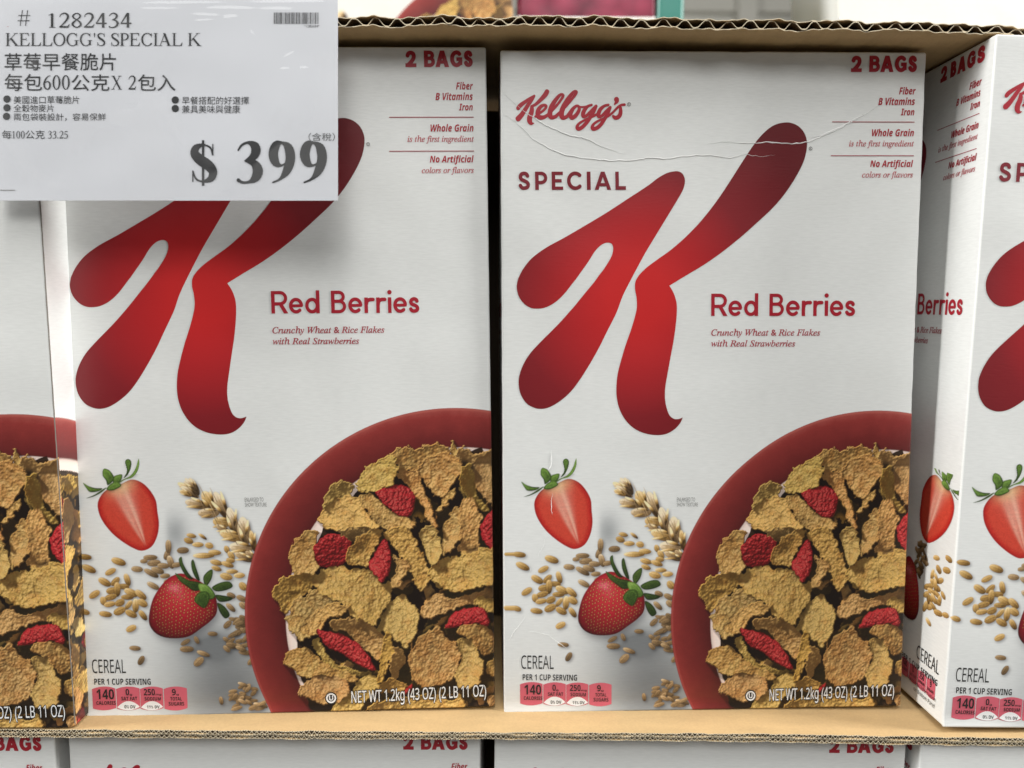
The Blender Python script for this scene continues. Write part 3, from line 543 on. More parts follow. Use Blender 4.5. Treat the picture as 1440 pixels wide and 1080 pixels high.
def paper_bump(nt, bsdf, strength=0.2, scale=(75, 75, 460), detail=3.0, dist=0.0002, waves=0.0024):
    N, Lk = nt.nodes, nt.links
    tc = N.new('ShaderNodeTexCoord'); mp = N.new('ShaderNodeMapping'); mp.inputs['Scale'].default_value = scale
    nz = N.new('ShaderNodeTexNoise'); nz.inputs['Scale'].default_value = 3.0; nz.inputs['Detail'].default_value = detail
    bp = N.new('ShaderNodeBump'); bp.inputs['Strength'].default_value = 1.0; bp.inputs['Distance'].default_value = 1.0
    Lk.new(tc.outputs['Object'], mp.inputs['Vector']); Lk.new(mp.outputs['Vector'], nz.inputs['Vector'])
    # fine fibre grain plus the slow waves and dents of a handled carton
    n3 = N.new('ShaderNodeTexNoise'); n3.inputs['Scale'].default_value = 16.0; n3.inputs['Detail'].default_value = 1.5
    Lk.new(tc.outputs['Object'], n3.inputs['Vector'])
    m1 = N.new('ShaderNodeMath'); m1.operation = 'MULTIPLY'; m1.inputs[1].default_value = strength * dist
    m2 = N.new('ShaderNodeMath'); m2.operation = 'MULTIPLY_ADD'; m2.inputs[1].default_value = waves
    Lk.new(nz.outputs['Fac'], m1.inputs[0]); Lk.new(n3.outputs['Fac'], m2.inputs[0]); Lk.new(m1.outputs['Value'], m2.inputs[2])
    Lk.new(m2.outputs['Value'], bp.inputs['Height']); Lk.new(bp.outputs['Normal'], bsdf.inputs['Normal'])
    return tc, nz

CARD = (0.80, 0.812, 0.80)
def card_material(name, colour=CARD, vary=0.11, rough=0.38):
    m, nt, b = new_mat(name)
    tc, nz = paper_bump(nt, b)
    N, Lk = nt.nodes, nt.links
    mx = N.new('ShaderNodeMix'); mx.data_type = 'RGBA'
    mx.inputs['A'].default_value = tuple(c * (1 - vary) for c in colour) + (1,)
    mx.inputs['B'].default_value = tuple(c * (1 + vary * .5) for c in colour) + (1,)
    Lk.new(nz.outputs['Fac'], mx.inputs['Factor']); Lk.new(mx.outputs['Result'], b.inputs['Base Color'])
    b.inputs['Roughness'].default_value = rough
    return m

def ink_material(name, colour, rough=0.42):
    m, nt, b = new_mat(name)
    paper_bump(nt, b)
    b.inputs['Base Color'].default_value = colour; b.inputs['Roughness'].default_value = rough
    return m

M_CARD = card_material('coated_white_card')
M_CREASE = card_material('crushed_white_card', (0.80, 0.81, 0.80), .1, .5)
M_RED = ink_material('crimson_ink', ink(150, 22, 38))
M_MAROON = ink_material('maroon_ink', ink(112, 24, 36))
M_SOFT = ink_material('thin_rose_ink', ink(166, 82, 88))
M_FLAV = ink_material('rose_ink', ink(150, 56, 66))
M_BLACK = ink_material('black_ink', ink(32, 32, 32))
M_GREYINK = ink_material('grey_ink', ink(120, 120, 118))
M_PINK = ink_material('pink_ink', ink(182, 84, 98))
M_WHITEINK = ink_material('white_ink', (0.8, 0.8, 0.8, 1))
M_EDGE = ink_material('worn_grey_board', (0.16, 0.14, 0.12, 1), .7)

# picture ink: colour stored per point
M_PIC, nt, b = new_mat('four_colour_print')
paper_bump(nt, b)
at = nt.nodes.new('ShaderNodeAttribute'); at.attribute_name = 'Col'
pm_ = nt.nodes.new('ShaderNodeMath'); pm_.operation = 'MULTIPLY_ADD'; pm_.inputs[1].default_value = .165; pm_.inputs[2].default_value = .89
pv = nt.nodes.new('ShaderNodeVectorMath'); pv.operation = 'SCALE'
pnz = [n_ for n_ in nt.nodes if n_.bl_idname == 'ShaderNodeTexNoise'][0]
nt.links.new(pnz.outputs['Fac'], pm_.inputs[0]); nt.links.new(at.outputs['Color'], pv.inputs[0]); nt.links.new(pm_.outputs['Value'], pv.inputs['Scale'])
nt.links.new(pv.outputs['Vector'], b.inputs['Base Color']); b.inputs['Roughness'].default_value = 0.40

# big letter: bright red round the middle of the letter, maroon at the ends
M_LETTER, nt, b = new_mat('graded_red_ink')
tc, nz = paper_bump(nt, b)
vd = nt.nodes.new('ShaderNodeVectorMath'); vd.operation = 'DISTANCE'
vd.inputs[1].default_value = (K_CENTRE[0] / 1000 - BOX_W / 2, 0, K_CENTRE[1] / 1000)
rp = nt.nodes.new('ShaderNodeValToRGB')
dv = nt.nodes.new('ShaderNodeMath'); dv.operation = 'MULTIPLY'; dv.inputs[1].default_value = 10.0
nt.links.new(tc.outputs['Object'], vd.inputs[0]); nt.links.new(vd.outputs['Value'], dv.inputs[0]); nt.links.new(dv.outputs['Value'], rp.inputs['Fac'])
cr_ = rp.color_ramp
cr_.elements[0].position = 0.13; cr_.elements[0].color = ink(184, 32, 33)
cr_.elements[1].position = 0.88; cr_.elements[1].color = ink(88, 16, 22)
for p_, c_ in ((.30, (164, 29, 33)), (.55, (116, 22, 29))):
    e_ = cr_.elements.new(p_); e_.color = ink(*c_)
nt.links.new(rp.outputs['Color'], b.inputs['Base Color']); b.inputs['Roughness'].default_value = 0.4

def kraft(name, colour, rough=0.8):
    m, nt, b = new_mat(name)
    tc, nz = paper_bump(nt, b, .3, (60, 60, 60), 5.0, .0003)
    N, Lk = nt.nodes, nt.links
    n2 = N.new('ShaderNodeTexNoise'); n2.inputs['Scale'].default_value = 900.0; n2.inputs['Detail'].default_value = 4
    Lk.new(tc.outputs['Object'], n2.inputs['Vector'])
    mx = N.new('ShaderNodeMix'); mx.data_type = 'RGBA'
    mx.inputs['A'].default_value = tuple(c * .70 for c in colour) + (1,); mx.inputs['B'].default_value = tuple(c * 1.26 for c in colour) + (1,)
    n4 = N.new('ShaderNodeTexNoise'); n4.inputs['Scale'].default_value = 42.0; n4.inputs['Detail'].default_value = 6
    mp4 = N.new('ShaderNodeMapping'); mp4.inputs['Scale'].default_value = (1.0, 4.0, 4.0)
    av_ = N.new('ShaderNodeMath'); av_.operation = 'MULTIPLY_ADD'; av_.inputs[1].default_value = .55
    hf = N.new('ShaderNodeMath'); hf.operation = 'MULTIPLY'; hf.inputs[1].default_value = .45
    Lk.new(tc.outputs['Object'], mp4.inputs['Vector']); Lk.new(mp4.outputs['Vector'], n4.inputs['Vector'])
    Lk.new(n2.outputs['Fac'], hf.inputs[0]); Lk.new(n4.outputs['Fac'], av_.inputs[0]); Lk.new(hf.outputs['Value'], av_.inputs[2])
    Lk.new(av_.outputs['Value'], mx.inputs['Factor']); Lk.new(mx.outputs['Result'], b.inputs['Base Color'])
    b.inputs['Roughness'].default_value = rough
    return m
M_KRAFT = kraft('kraft_liner', (0.465, 0.315, 0.15))
M_INNER = kraft('shade_darkened_board', (0.10, 0.072, 0.045))  # back panels: dark colour stands in for the shade between boxes
M_FLUTE = kraft('shade_darkened_fluting', (0.10, 0.068, 0.04))  # kraft coloured darker, imitating the shade inside the flutes
M_TORN = kraft('torn_kraft_edge', (0.74, 0.64, 0.46))

# ------------------------------------------------------------------ object helpers
def mesh_obj(name, verts, faces, mat, parent=None, smooth=False):
    me = bpy.data.meshes.new(name)
    me.from_pydata(verts, [], faces); me.update()
    if mat: me.materials.append(mat)
    if smooth: me.polygons.foreach_set('use_smooth', [True] * len(me.polygons))
    o = bpy.data.objects.new(name, me); COL.objects.link(o)
    if parent: o.parent = parent
    return o
def flat_obj(name, flat, mat, layer, parent, side=False):
    return mesh_obj(name, flat.left(layer) if side else flat.front(layer), flat.f, mat, parent)
def thing(name, label, cat, group=None):
    o = bpy.data.objects.new(name, None); COL.objects.link(o)
    o.empty_display_size = .02
    o['label'] = label; o['category'] = cat
    if group: o['group'] = group
    return o
def tag(o, label, cat, group=None):
    o['label'] = label; o['category'] = cat
    if group: o['group'] = group
    return o
def copy_tree(o, parent=None):
    c = o.copy(); COL.objects.link(c)
    if parent: c.parent = parent
    for ch in list(o.children): copy_tree(ch, c)
    return c

# ------------------------------------------------------------------ printed food pictures, drawn point by point into a colour grid
RES = 4.6
rngs = np.random.default_rng(11)
def blur(a, s):
    n = max(1, int(3 * s)); k = np.exp(-0.5 * (np.arange(-n, n + 1) / s) ** 2); k /= k.sum()
    p = np.pad(a, ((n, n), (n, n)), mode='edge')
    h, w = a.shape
    q = sum(k[i] * p[i:i + h, :] for i in range(2 * n + 1))
    return sum(k[i] * q[:, i:i + w] for i in range(2 * n + 1))
def value_noise(h, w, cell, seed, octaves=3):
    out = np.zeros((h, w)); amp = 1.0; tot = 0
    for o in range(octaves):
        r = np.random.default_rng(seed + o); c = max(1.5, cell / 2 ** o)
        gh, gw = int(h / c) + 3, int(w / c) + 3
        g = r.random((gh, gw))
        y = np.arange(h) / c; x = np.arange(w) / c
        yi = y.astype(int); xi = x.astype(int); fy = y - yi; fx = x - xi
        fy = (fy * fy * (3 - 2 * fy))[:, None]; fx = (fx * fx * (3 - 2 * fx))[None, :]
        a = g[np.ix_(yi, xi)]; b_ = g[np.ix_(yi, xi + 1)]; c_ = g[np.ix_(yi + 1, xi)]; d_ = g[np.ix_(yi + 1, xi + 1)]
        out += amp * ((a * (1 - fx) + b_ * fx) * (1 - fy) + (c_ * (1 - fx) + d_ * fx) * fy); tot += amp; amp *= .55
    return out / tot
def cells(h, w, cell, seed):
    r = np.random.default_rng(seed)
    gh, gw = int(h / cell) + 4, int(w / cell) + 4
    jy = r.random((gh, gw)); jx = r.random((gh, gw))
    Y, X = np.mgrid[0:h, 0:w] / cell + 1.0
    yi = Y.astype(int); xi = X.astype(int); best = np.full((h, w), 9.0)
    for dy in (-1, 0, 1):
        for dx in (-1, 0, 1):
            d_ = (yi + dy + jy[yi + dy, xi + dx] - Y) ** 2 + (xi + dx + jx[yi + dy, xi + dx] - X) ** 2
            best = np.minimum(best, d_)
    return np.sqrt(best)
def sdf(P, X, Y):
    d = np.full(X.shape, 1e9); ins = np.zeros(X.shape, bool)
    for i in range(len(P)):
        ax, ay = P[i - 1]; bx, by = P[i]
        ex, ey = bx - ax, by - ay; L2 = ex * ex + ey * ey + 1e-12
        t = np.clip(((X - ax) * ex + (Y - ay) * ey) / L2, 0, 1)
        d = np.minimum(d, (X - ax - t * ex) ** 2 + (Y - ay - t * ey) ** 2)
        c = ((ay > Y) != (by > Y)) & (X < (bx - ax) * (Y - ay) / (by - ay + 1e-12) + ax)
        ins ^= c
    d = np.sqrt(d)
    return np.where(ins, -d, d)
def ramp(x, stops):
    xs = [s[0] for s in stops]; cs = np.array([lin(s[1]) for s in stops])
    return np.stack([np.interp(x, xs, cs[:, k]) for k in range(3)], -1)
FLAKE_RAMP = [(0, (30, 15, 10)), (.2, (76, 48, 22)), (.42, (132, 96, 44)), (.62, (172, 134, 70)), (.85, (206, 172, 110)), (1.2, (234, 212, 166))]
BERRY_RAMP = [(0, (40, 6, 10)), (.35, (96, 14, 22)), (.65, (146, 28, 36)), (.9, (180, 60, 62)), (1.2, (214, 128, 122))]
LEAF_RAMP = [(0, (18, 26, 10)), (.4, (52, 74, 28)), (.75, (104, 136, 58)), (1.1, (160, 184, 104))]
DLEAF_RAMP = [(0, (14, 20, 8)), (.4, (34, 50, 20)), (.75, (66, 86, 36)), (1.1, (130, 150, 70))]
GRAIN_RAMP = [(0, (56, 38, 18)), (.35, (118, 88, 44)), (.65, (172, 136, 78)), (.9, (204, 170, 112)), (1.2, (232, 210, 166))]
PALE_RAMP = [(0, (48, 36, 24)), (.35, (106, 84, 56)), (.65, (150, 122, 86)), (.9, (184, 156, 116)), (1.2, (226, 208, 178))]

class Picture:
    def __init__(self, w, h, res, base):
        self.res = res; self.W = int(round(w * res)); self.H = int(round(h * res))
        self.col = np.zeros((self.H, self.W, 3)); self.col[:] = base
        self.lab = np.zeros((self.H, self.W), int)
        self.Y, self.X = np.mgrid[0:self.H, 0:self.W] / res
        c1_ = cells(self.H, self.W, 1.25 * res, 5); c2_ = cells(self.H, self.W, .65 * res, 9)
        c0_ = cells(self.H, self.W, 2.0 * res, 15)
        hgt = (1 - np.minimum(c0_, 1)) * 1.3 + (1 - np.minimum(c1_, 1)) * 1.0 + (1 - np.minimum(c2_, 1)) * .45 + value_noise(self.H, self.W, 2.5 * res, 3) * 1.4
        hgt = blur(hgt, .22 * res)
        gy, gx = np.gradient(hgt * res)
        g_ = .62 * gx - .78 * gy; g_ = g_ / g_.std(); self.bump = np.clip(g_, -2.2, 2.4) * .8 + (hgt - hgt.mean()) / hgt.std() * .35
        ph_ = blur((1 - np.minimum(c0_, 1)) * .9 + (1 - np.minimum(c1_, 1)) + (1 - np.minimum(c2_, 1)) * .5, .12 * res); self.peb = (ph_ - ph_.mean()) / ph_.std() * .5
        self.crk = value_noise(self.H, self.W, 2.6 * res, 41, 3) - .5
        self.fine = value_noise(self.H, self.W, .5 * res, 77, 2) - .5
        self.soft = value_noise(self.H, self.W, 6 * res, 31, 3) - .5
    def cut(self, a, sh, b):
        return a[np.ix_((np.arange(b[0].start, b[0].stop) - sh[0]) % self.H, (np.arange(b[1].start, b[1].stop) - sh[1]) % self.W)]
    def box(self, P, pad):
        xs = [p[0] for p in P]; ys = [p[1] for p in P]
        r = self.res
        i0, i1 = max(0, int((min(xs) - pad) * r)), min(self.W, int((max(xs) + pad) * r) + 1)
        j0, j1 = max(0, int((min(ys) - pad) * r)), min(self.H, int((max(ys) + pad) * r) + 1)
        return (slice(j0, j1), slice(i0, i1)) if i1 > i0 + 2 and j1 > j0 + 2 else None
    def shade_under(self, mask, b, dx, dy, s, k, only=None):
        r = self.res
        m = np.roll(np.roll(mask, int(round(dx * r)), 1), int(round(dy * r)), 0)
        m = blur(m, s * r)
        if only is not None: m = m * np.isin(self.lab[b], only)
        self.col[b] *= (1 - k * m)[..., None] ** np.array([1.0, 1.02, .98])
    def paint(self, b, mask, rgb, lab):
        self.col[b] = self.col[b] * (1 - mask[..., None]) + rgb * mask[..., None]
        l = self.lab[b]; l[mask > .5] = lab
    def flake(self, P, tone, seed, lab=3):
        r = np.random.default_rng(seed)
        P = [tuple(p) for p in spline(P, 4)]
        b = self.box(P, 4)
        if b is None: return
        X, Y = self.X[b], self.Y[b]
        d = sdf(P, X, Y)
        sh = (int(r.integers(0, self.H)), int(r.integers(0, self.W)))
        bump = self.cut(self.bump, sh, b); fine = self.cut(self.fine, sh, b); soft = self.cut(self.soft, sh, b)
        crk = self.cut(self.crk, sh, b)
        d = d - .05 + crk * 2.8 + fine * .5
        m = np.clip(.5 - d * self.res * .55, 0, 1)
        self.shade_under(m, b, 1.1, -1.7, 1.35, .85)
        cx, cy = np.mean([p[0] for p in P]), np.mean([p[1] for p in P])
        sx = max(p[0] for p in P) - min(p[0] for p in P); sy = max(p[1] for p in P) - min(p[1] for p in P)
        l = ((X - cx) / sx * -.5 + (Y - cy) / sy * .85)
        cup = 1 if r.random() < .65 else -1
        s = tone * (.58 + .40 * cup * l + soft * .6) + bump * .095 * (tone + .1) + fine * .22
        rim = np.exp(-((d + .35) / .38) ** 2)
        s = s + rim * (.20 + .14 * np.clip(l * 2 + .3, -1, 1)) * tone
        s = s - np.exp(-((d + .1) / .25) ** 2) * .04
        toast = np.clip((self.cut(self.crk, (sh[1] % self.H, sh[0] % self.W), b) + .12 + r.normal() * .10) * 2.6, 0, 1)[..., None]
        col = ramp(s, FLAKE_RAMP) * np.array([1 + r.normal() * .05, 1 + r.normal() * .02, 1 + r.normal() * .10])
        col = col * (1 - .34 * toast) + col * np.array([1.02, .78, .55]) * (.34 * toast)
        gl = np.clip(bump - 1.15, 0, 1.2)[..., None] * np.clip(s - .35, 0, 1)[..., None]
        col = np.clip(col + gl * lin((205, 180, 130)) * .5, 0, .8)
        self.paint(b, m, col, lab)
    def berry(self, P, tone, seed, lab=4):
        r = np.random.default_rng(seed)
        P = [tuple(p) for p in spline(P, 4)]
        b = self.box(P, 4)
        X, Y = self.X[b], self.Y[b]
        sh = (int(r.integers(0, self.H)), int(r.integers(0, self.W)))
        bump = self.cut(self.bump, sh, b); fine = self.cut(self.fine, sh, b)
        d = sdf(P, X, Y) + self.cut(self.crk, sh, b) * 1.4
        m = np.clip(.5 - d * self.res * .8, 0, 1)
        self.shade_under(m, b, .9, -1.3, 1.1, .7)
        cx, cy = np.mean([p[0] for p in P]), np.mean([p[1] for p in P])
        sx = max(p[0] for p in P) - min(p[0] for p in P); sy = max(p[1] for p in P) - min(p[1] for p in P)
        l = ((X - cx) / sx * -.4 + (Y - cy) / sy * .9)
        s = tone * (.54 + .4 * l) + bump * .09 + fine * .42
        s += np.exp(-((d + .4) / .35) ** 2) * .18 * np.clip(l * 2 + .2, 0, 1)
        self.paint(b, m, ramp(s, BERRY_RAMP), lab)
    def heap_piece(self, P, tone, seed, berry=False):
        """one flake or berry slice of the photographed heap: its height and its colour; light_heap() lights the whole heap"""
        r = np.random.default_rng(seed)
        if not hasattr(self, 'z'):
            self.z = np.full((self.H, self.W), -2.5); self.alb = np.zeros((self.H, self.W, 3)); self.layer = 0.0
        P = [tuple(p) for p in spline(P, 4)]
        b = self.box(P, 2)
        if b is None: return
        X, Y = self.X[b], self.Y[b]
        sh = (int(r.integers(0, self.H)), int(r.integers(0, self.W)))
        peb = self.cut(self.peb, sh, b); crk = self.cut(self.crk, sh, b); fine = self.cut(self.fine, sh, b); soft = self.cut(self.soft, sh, b)
        d0 = sdf(P, X, Y)
        d = d0 + (crk * (1.6 if berry else 3.4) + fine * .5)
        cx, cy = np.mean([p[0] for p in P]), np.mean([p[1] for p in P])
        x, y = X - cx, Y - cy
        area = .5 * abs(sum(P[i - 1][0] * P[i][1] - P[i][0] * P[i - 1][1] for i in range(len(P))))
        R_ = math.sqrt(area / math.pi) + .5
        l = x * -.6 + y * .8; q = x * .8 + y * .6
        k = np.interp(tone, [.05, .35, .6, .8, 1.0], [-1.0, -.75, -.30, .08, .42])
        z = -k * l + r.normal() * .15 * q
        a = r.random() * math.pi
        u = (x * math.cos(a) + y * math.sin(a)) / R_
        fold = .30 * R_ * (1 if r.random() < .6 else -1) * (.5 + r.random())
        z = z + (.45 if berry else 1.0) * (fold * u * u * .55 + .10 * R_ * (x * x + y * y) / R_ ** 2) + soft * 1.5
        if berry: z = z + 1.6 * (1 - np.exp(np.minimum(d0, 0) / 1.3)) + peb * .42 + fine * .5
        else: z = z + peb * .29 + crk * 1.15 + fine * .14 + .55 * np.exp(np.minimum(d, 0) / .55)
        self.layer += .17
        z = z + self.layer
        m = d < 0
        if berry: base = lin((172, 38, 44)) * (1 + r.normal() * .08) * (1 + fine[..., None] * .5)
        else:
            base = lin((198, 161, 92)) * np.array([1 + r.normal() * .05, 1 + r.normal() * .04, 1 + r.normal() * .12])
            toast = np.clip((self.cut(self.crk, (sh[1] % self.H, sh[0] % self.W), b) + .06 + r.normal() * .10) * 3.0, 0, 1)[..., None]
            base = base * (1 - .6 * toast) + base * np.array([.80, .58, .40]) * (.6 * toast)
            base = base * (1 + .75 * np.clip(peb - .55, 0, 1.5)[..., None] * np.array([.42, .55, .95])) * (1 + fine[..., None] * .25)
        zb = self.z[b]; zb[m] = z[m]
        ab = self.alb[b]; ab[m] = base[m]
        lb = self.lab[b]; lb[m] = 3
    def light_heap(self):
        z = blur(self.z, .14 * self.res)
        gy, gx = np.gradient(z); gx = gx * self.res; gy = gy * self.res
        g = np.hypot(gx, gy) + 1e-9; k = np.minimum(1, 1.5 / g); gx *= k; gy *= k
        n = np.stack([-gx, -gy, np.ones_like(gx)], -1); n /= np.linalg.norm(n, axis=-1, keepdims=True)
        L = np.array([-.45, .60, .66]); ndl = np.clip(n @ L, 0, 1)
        occ = np.zeros_like(z)
        for s_ in np.linspace(.35, 8.5, 26):
            zs = np.roll(np.roll(z, int(round(.6 * s_ * self.res)), 1), -int(round(.8 * s_ * self.res)), 0)
            occ = np.maximum(occ, zs - z - s_ * .50)
        sh = 1 - .94 * sstep(.0, 1.0, occ); sh = blur(sh, .25 * self.res)
        ao = np.clip(1 - .30 * np.clip(blur(z, 2.4 * self.res) - z, -.6, 6), .16, 1.15)
        h = L + np.array([0, 0, 1.0]); h /= np.linalg.norm(h)
        sp_ = np.clip(n @ h, 0, 1) ** 26
        lit = (.15 * ao)[..., None] * np.array([1.0, .84, .74]) + (.76 * ndl ** 1.25 * sh * ao)[..., None]
        col = self.alb * lit + (.10 * sp_ * sh)[..., None] * lin((240, 225, 190))
        m = self.lab == 3
        self.col[m] = np.clip(col[m], 0, .8)
        w = (self.lab == 2)
        self.col[w] *= (1 - .55 * (1 - sh[w]))[:, None]
    def grain(self, cx, cy, ln, wd, ang, tone, rmp, seed, lab=5, husk=False):
        rv = np.random.default_rng(seed + 7000); ln = ln * (1 + rv.normal() * .09); wd = wd * (1 + rv.normal() * .10); ang = ang + rv.normal() * 6; tone = tone * (1 + rv.normal() * .10)
        a = math.radians(-ang); ca, sa = math.cos(a), math.sin(a)
        b = self.box([(cx - ln, cy - ln), (cx + ln, cy + ln)], 1)
        if b is None: return
        X, Y = self.X[b] - cx, self.Y[b] - cy
        x = (X * ca + Y * sa) / (ln / 2); y = (-X * sa + Y * ca) / (wd / 2)
        prof = np.sqrt(np.clip(1 - np.abs(x) ** (1.7 if husk else 2.3), 0, None)) + 1e-6
        d = (np.abs(y) / prof - 1) * wd / 2 * np.clip(prof, .2, 1)
        d = np.where(np.abs(x) >= 1, np.maximum(d, (np.abs(x) - 1) * ln / 2 + .1), d)
        m = np.clip(.5 - d * self.res * .7, 0, 1)
        self.shade_under(m, b, .6, -.6, .65, .6)
        r = np.random.default_rng(seed)
        fine = self.fine[b]
        yy = -X * .45 / (wd) + Y * .9 / wd
        s = tone * (.72 + .58 * yy) + fine * .2 + r.normal() * .04
        s -= np.exp(-((y - .12) / .13) ** 2) * .16 * (np.abs(x) < .75)
        s += np.exp(-((y + .25 * np.sign(1) - .55) / .2) ** 2) * .10
        s -= np.clip(d + .25, 0, .3) * .8
        self.paint(b, m, ramp(s, rmp), lab)
    def leaf(self, P, rmp, seed, k=1.0, lab=4):
        P = [tuple(p) for p in spline(P, 4)]
        b = self.box(P, 3); X, Y = self.X[b], self.Y[b]
        d = sdf(P, X, Y)
        m = np.clip(.5 - d * self.res * .8, 0, 1)
        self.shade_under(m, b, .4, -.5, .6, .4)
        cy = np.mean([p[1] for p in P]); sy = max(p[1] for p in P) - min(p[1] for p in P)
        cx = np.mean([p[0] for p in P]); sx = max(p[0] for p in P) - min(p[0] for p in P)
        r = np.random.default_rng(seed)
        s = k * (.62 + .35 * (Y - cy) / sy - .2 * (X - cx) / sx + r.normal() * .08) + self.fine[b] * .25 - np.exp(-((d + .1) / .3) ** 2) * .15
        s = s + np.exp(-((d + .9) / .3) ** 2) * .08
        self.paint(b, m, ramp(s, rmp), lab)
    def half_berry(self, P, axis, seed=1, lab=4):
        P = [tuple(p) for p in spline(P, 4)]
        b = self.box(P, 6); X, Y = self.X[b], self.Y[b]
        d = sdf(P, X, Y); m = np.clip(.5 - d * self.res * .8, 0, 1)
        (ax, ay), (bx, by) = axis
        L = math.hypot(bx - ax, by - ay); ex, ey = (bx - ax) / L, (by - ay) / L
        t = ((X - ax) * ex + (Y - ay) * ey) / L; q = (X - ax) * -ey + (Y - ay) * ex
        hw = 7.4 * np.clip(1.05 - t, .1, 1.2)
        qn = q / hw
        fine = self.fine[b]
        streak = np.sin(np.arctan2(q, (1.35 - t) * L) * 46) * .5 + .5
        base = ramp(np.clip(.55 + .12 * fine + .5 * np.clip(-d / 3, 0, 1), 0, 1.1), [(0, (104, 14, 18)), (.55, (146, 22, 24)), (.8, (172, 40, 32)), (1.05, (184, 62, 46))])
        pale = np.exp(-((np.abs(qn) - .40 * np.clip(t, 0, 1) ** .5) / .36) ** 2) * np.clip(1.08 - t, 0, 1) ** .45 * np.clip(t + .22, 0, 1)
        pale = np.clip(pale * 1.15 + .42 * np.exp(-(qn / .75) ** 2) * np.clip(.75 - t, 0, 1), 0, 1) * (.66 + .34 * streak) * np.clip((1.02 - t) * 8, 0, 1)
        col = base * (1 - .85 * pale[..., None]) + lin((222, 186, 164)) * (.85 * pale[..., None])
        top = np.exp(-(np.clip(t + .02, -1, 2) / .13) ** 2) * np.exp(-(qn / .8) ** 2) * .5
        col = col * (1 - top[..., None]) + lin((214, 196, 140)) * top[..., None]
        edge = np.exp(-((d + .25) / .35) ** 2)
        col = col * (1 - .35 * edge[..., None]) + lin((150, 22, 24)) * (.35 * edge[..., None])
        col = col * (1 + fine[..., None] * .22)
        self.paint(b, m, col, lab)
    def whole_berry(self, P, light, seed=2, lab=4):
        P = [tuple(p) for p in spline(P, 4)]
        b = self.box(P, 6); X, Y = self.X[b], self.Y[b]
        d = sdf(P, X, Y); m = np.clip(.5 - d * self.res * .8, 0, 1)
        self.shade_under(m, b, 1.0, -2.0, 1.6, .6)
        fine = self.fine[b]
        g = np.hypot(X - light[0] - 1.5, Y - light[1] + 3) / 17.0
        s = 1.0 - .62 * np.clip(g, 0, 1.4) ** 1.2 + fine * .16 - np.exp(-((d + .2) / .9) ** 2) * .16
        col = ramp(s, [(0, (44, 7, 10)), (.35, (104, 18, 26)), (.65, (152, 28, 38)), (.9, (178, 46, 52)), (1.2, (202, 92, 96))])
        gl = np.exp(-((X - light[0] + .6) / 2.6) ** 2 - ((Y - light[1] - .4) / 1.8) ** 2) * (.35 + .8 * (fine + .2))
        col = col + np.clip(gl, 0, 1)[..., None] * lin((200, 140, 156)) * .85
        cx, cy = np.mean([p[0] for p in P]), np.mean([p[1] for p in P])
        rs = np.random.default_rng(4)
        for j in range(-8, 9):
            for i in range(-8, 9):
                u = i * 1.95 + (j % 2) * .97 + rs.normal() * .22; v = j * 1.75 + rs.normal() * .22
                rr = math.hypot(u, v) / 15.0
                u *= 1 - .14 * rr; v *= 1 - .14 * rr
                x = cx + u * .92 - v * .40; y = cy + u * .36 + v * .92
                k = np.clip(-d - .5, 0, 1)
                e = np.hypot((X - x) / .42, (Y - y) / .52)
                col = col * (1 - .42 * np.exp(-(e / 1.25) ** 4) * k)[..., None]
                e2 = np.exp(-(np.hypot((X - x) / .20, (Y - y + .05) / .28)) ** 2) * k * np.clip(s * 1.25, .25, 1)
                col = col * (1 - .85 * e2[..., None]) + lin((222, 176, 104)) * (.85 * e2)[..., None] * 1.0
        self.paint(b, m, col, lab)
    def meshes(self, labels, place):
        """one mesh per label; place maps arrays of millimetres to box coordinates"""
        out = {}
        fl = self.lab[:-1, :-1]
        idx = np.arange(self.H * self.W).reshape(self.H, self.W)
        for lab, name in labels:
            j, i = np.nonzero(fl == lab)
            if len(j) == 0: continue
            q = np.stack([idx[j, i], idx[j, i + 1], idx[j + 1, i + 1], idx[j + 1, i]], 1)
            used, inv = np.unique(q, return_inverse=True)
            inv = inv.reshape(-1, 4)
            u = self.X.ravel()[used]; v = self.Y.ravel()[used]
            co = place(u, v)
            me = bpy.data.meshes.new(name)
            me.vertices.add(len(used)); me.vertices.foreach_set('co', co.astype(np.float32).ravel())
            me.loops.add(len(inv) * 4); me.loops.foreach_set('vertex_index', inv.astype(np.int32).ravel())
            me.polygons.add(len(inv)); me.polygons.foreach_set('loop_start', np.arange(0, len(inv) * 4, 4, dtype=np.int32)); me.polygons.foreach_set('loop_total', np.full(len(inv), 4, np.int32))
            a = me.color_attributes.new('Col', 'FLOAT_COLOR', 'POINT')
            c = np.ones((len(used), 4), np.float32)
            c[:, :3] = np.clip(self.col.reshape(-1, 3)[used] * PRINT_GAIN, 0, .9)
            a.data.foreach_set('color', c.ravel())
            me.update(calc_edges=True); me.materials.append(M_PIC)
            out[name] = me
        return out

WHITE = np.array(CARD) / PRINT_GAIN
def sstep(a, b_, x):
    t = np.clip((x - a) / (b_ - a), 0, 1); return t * t * (3 - 2 * t)

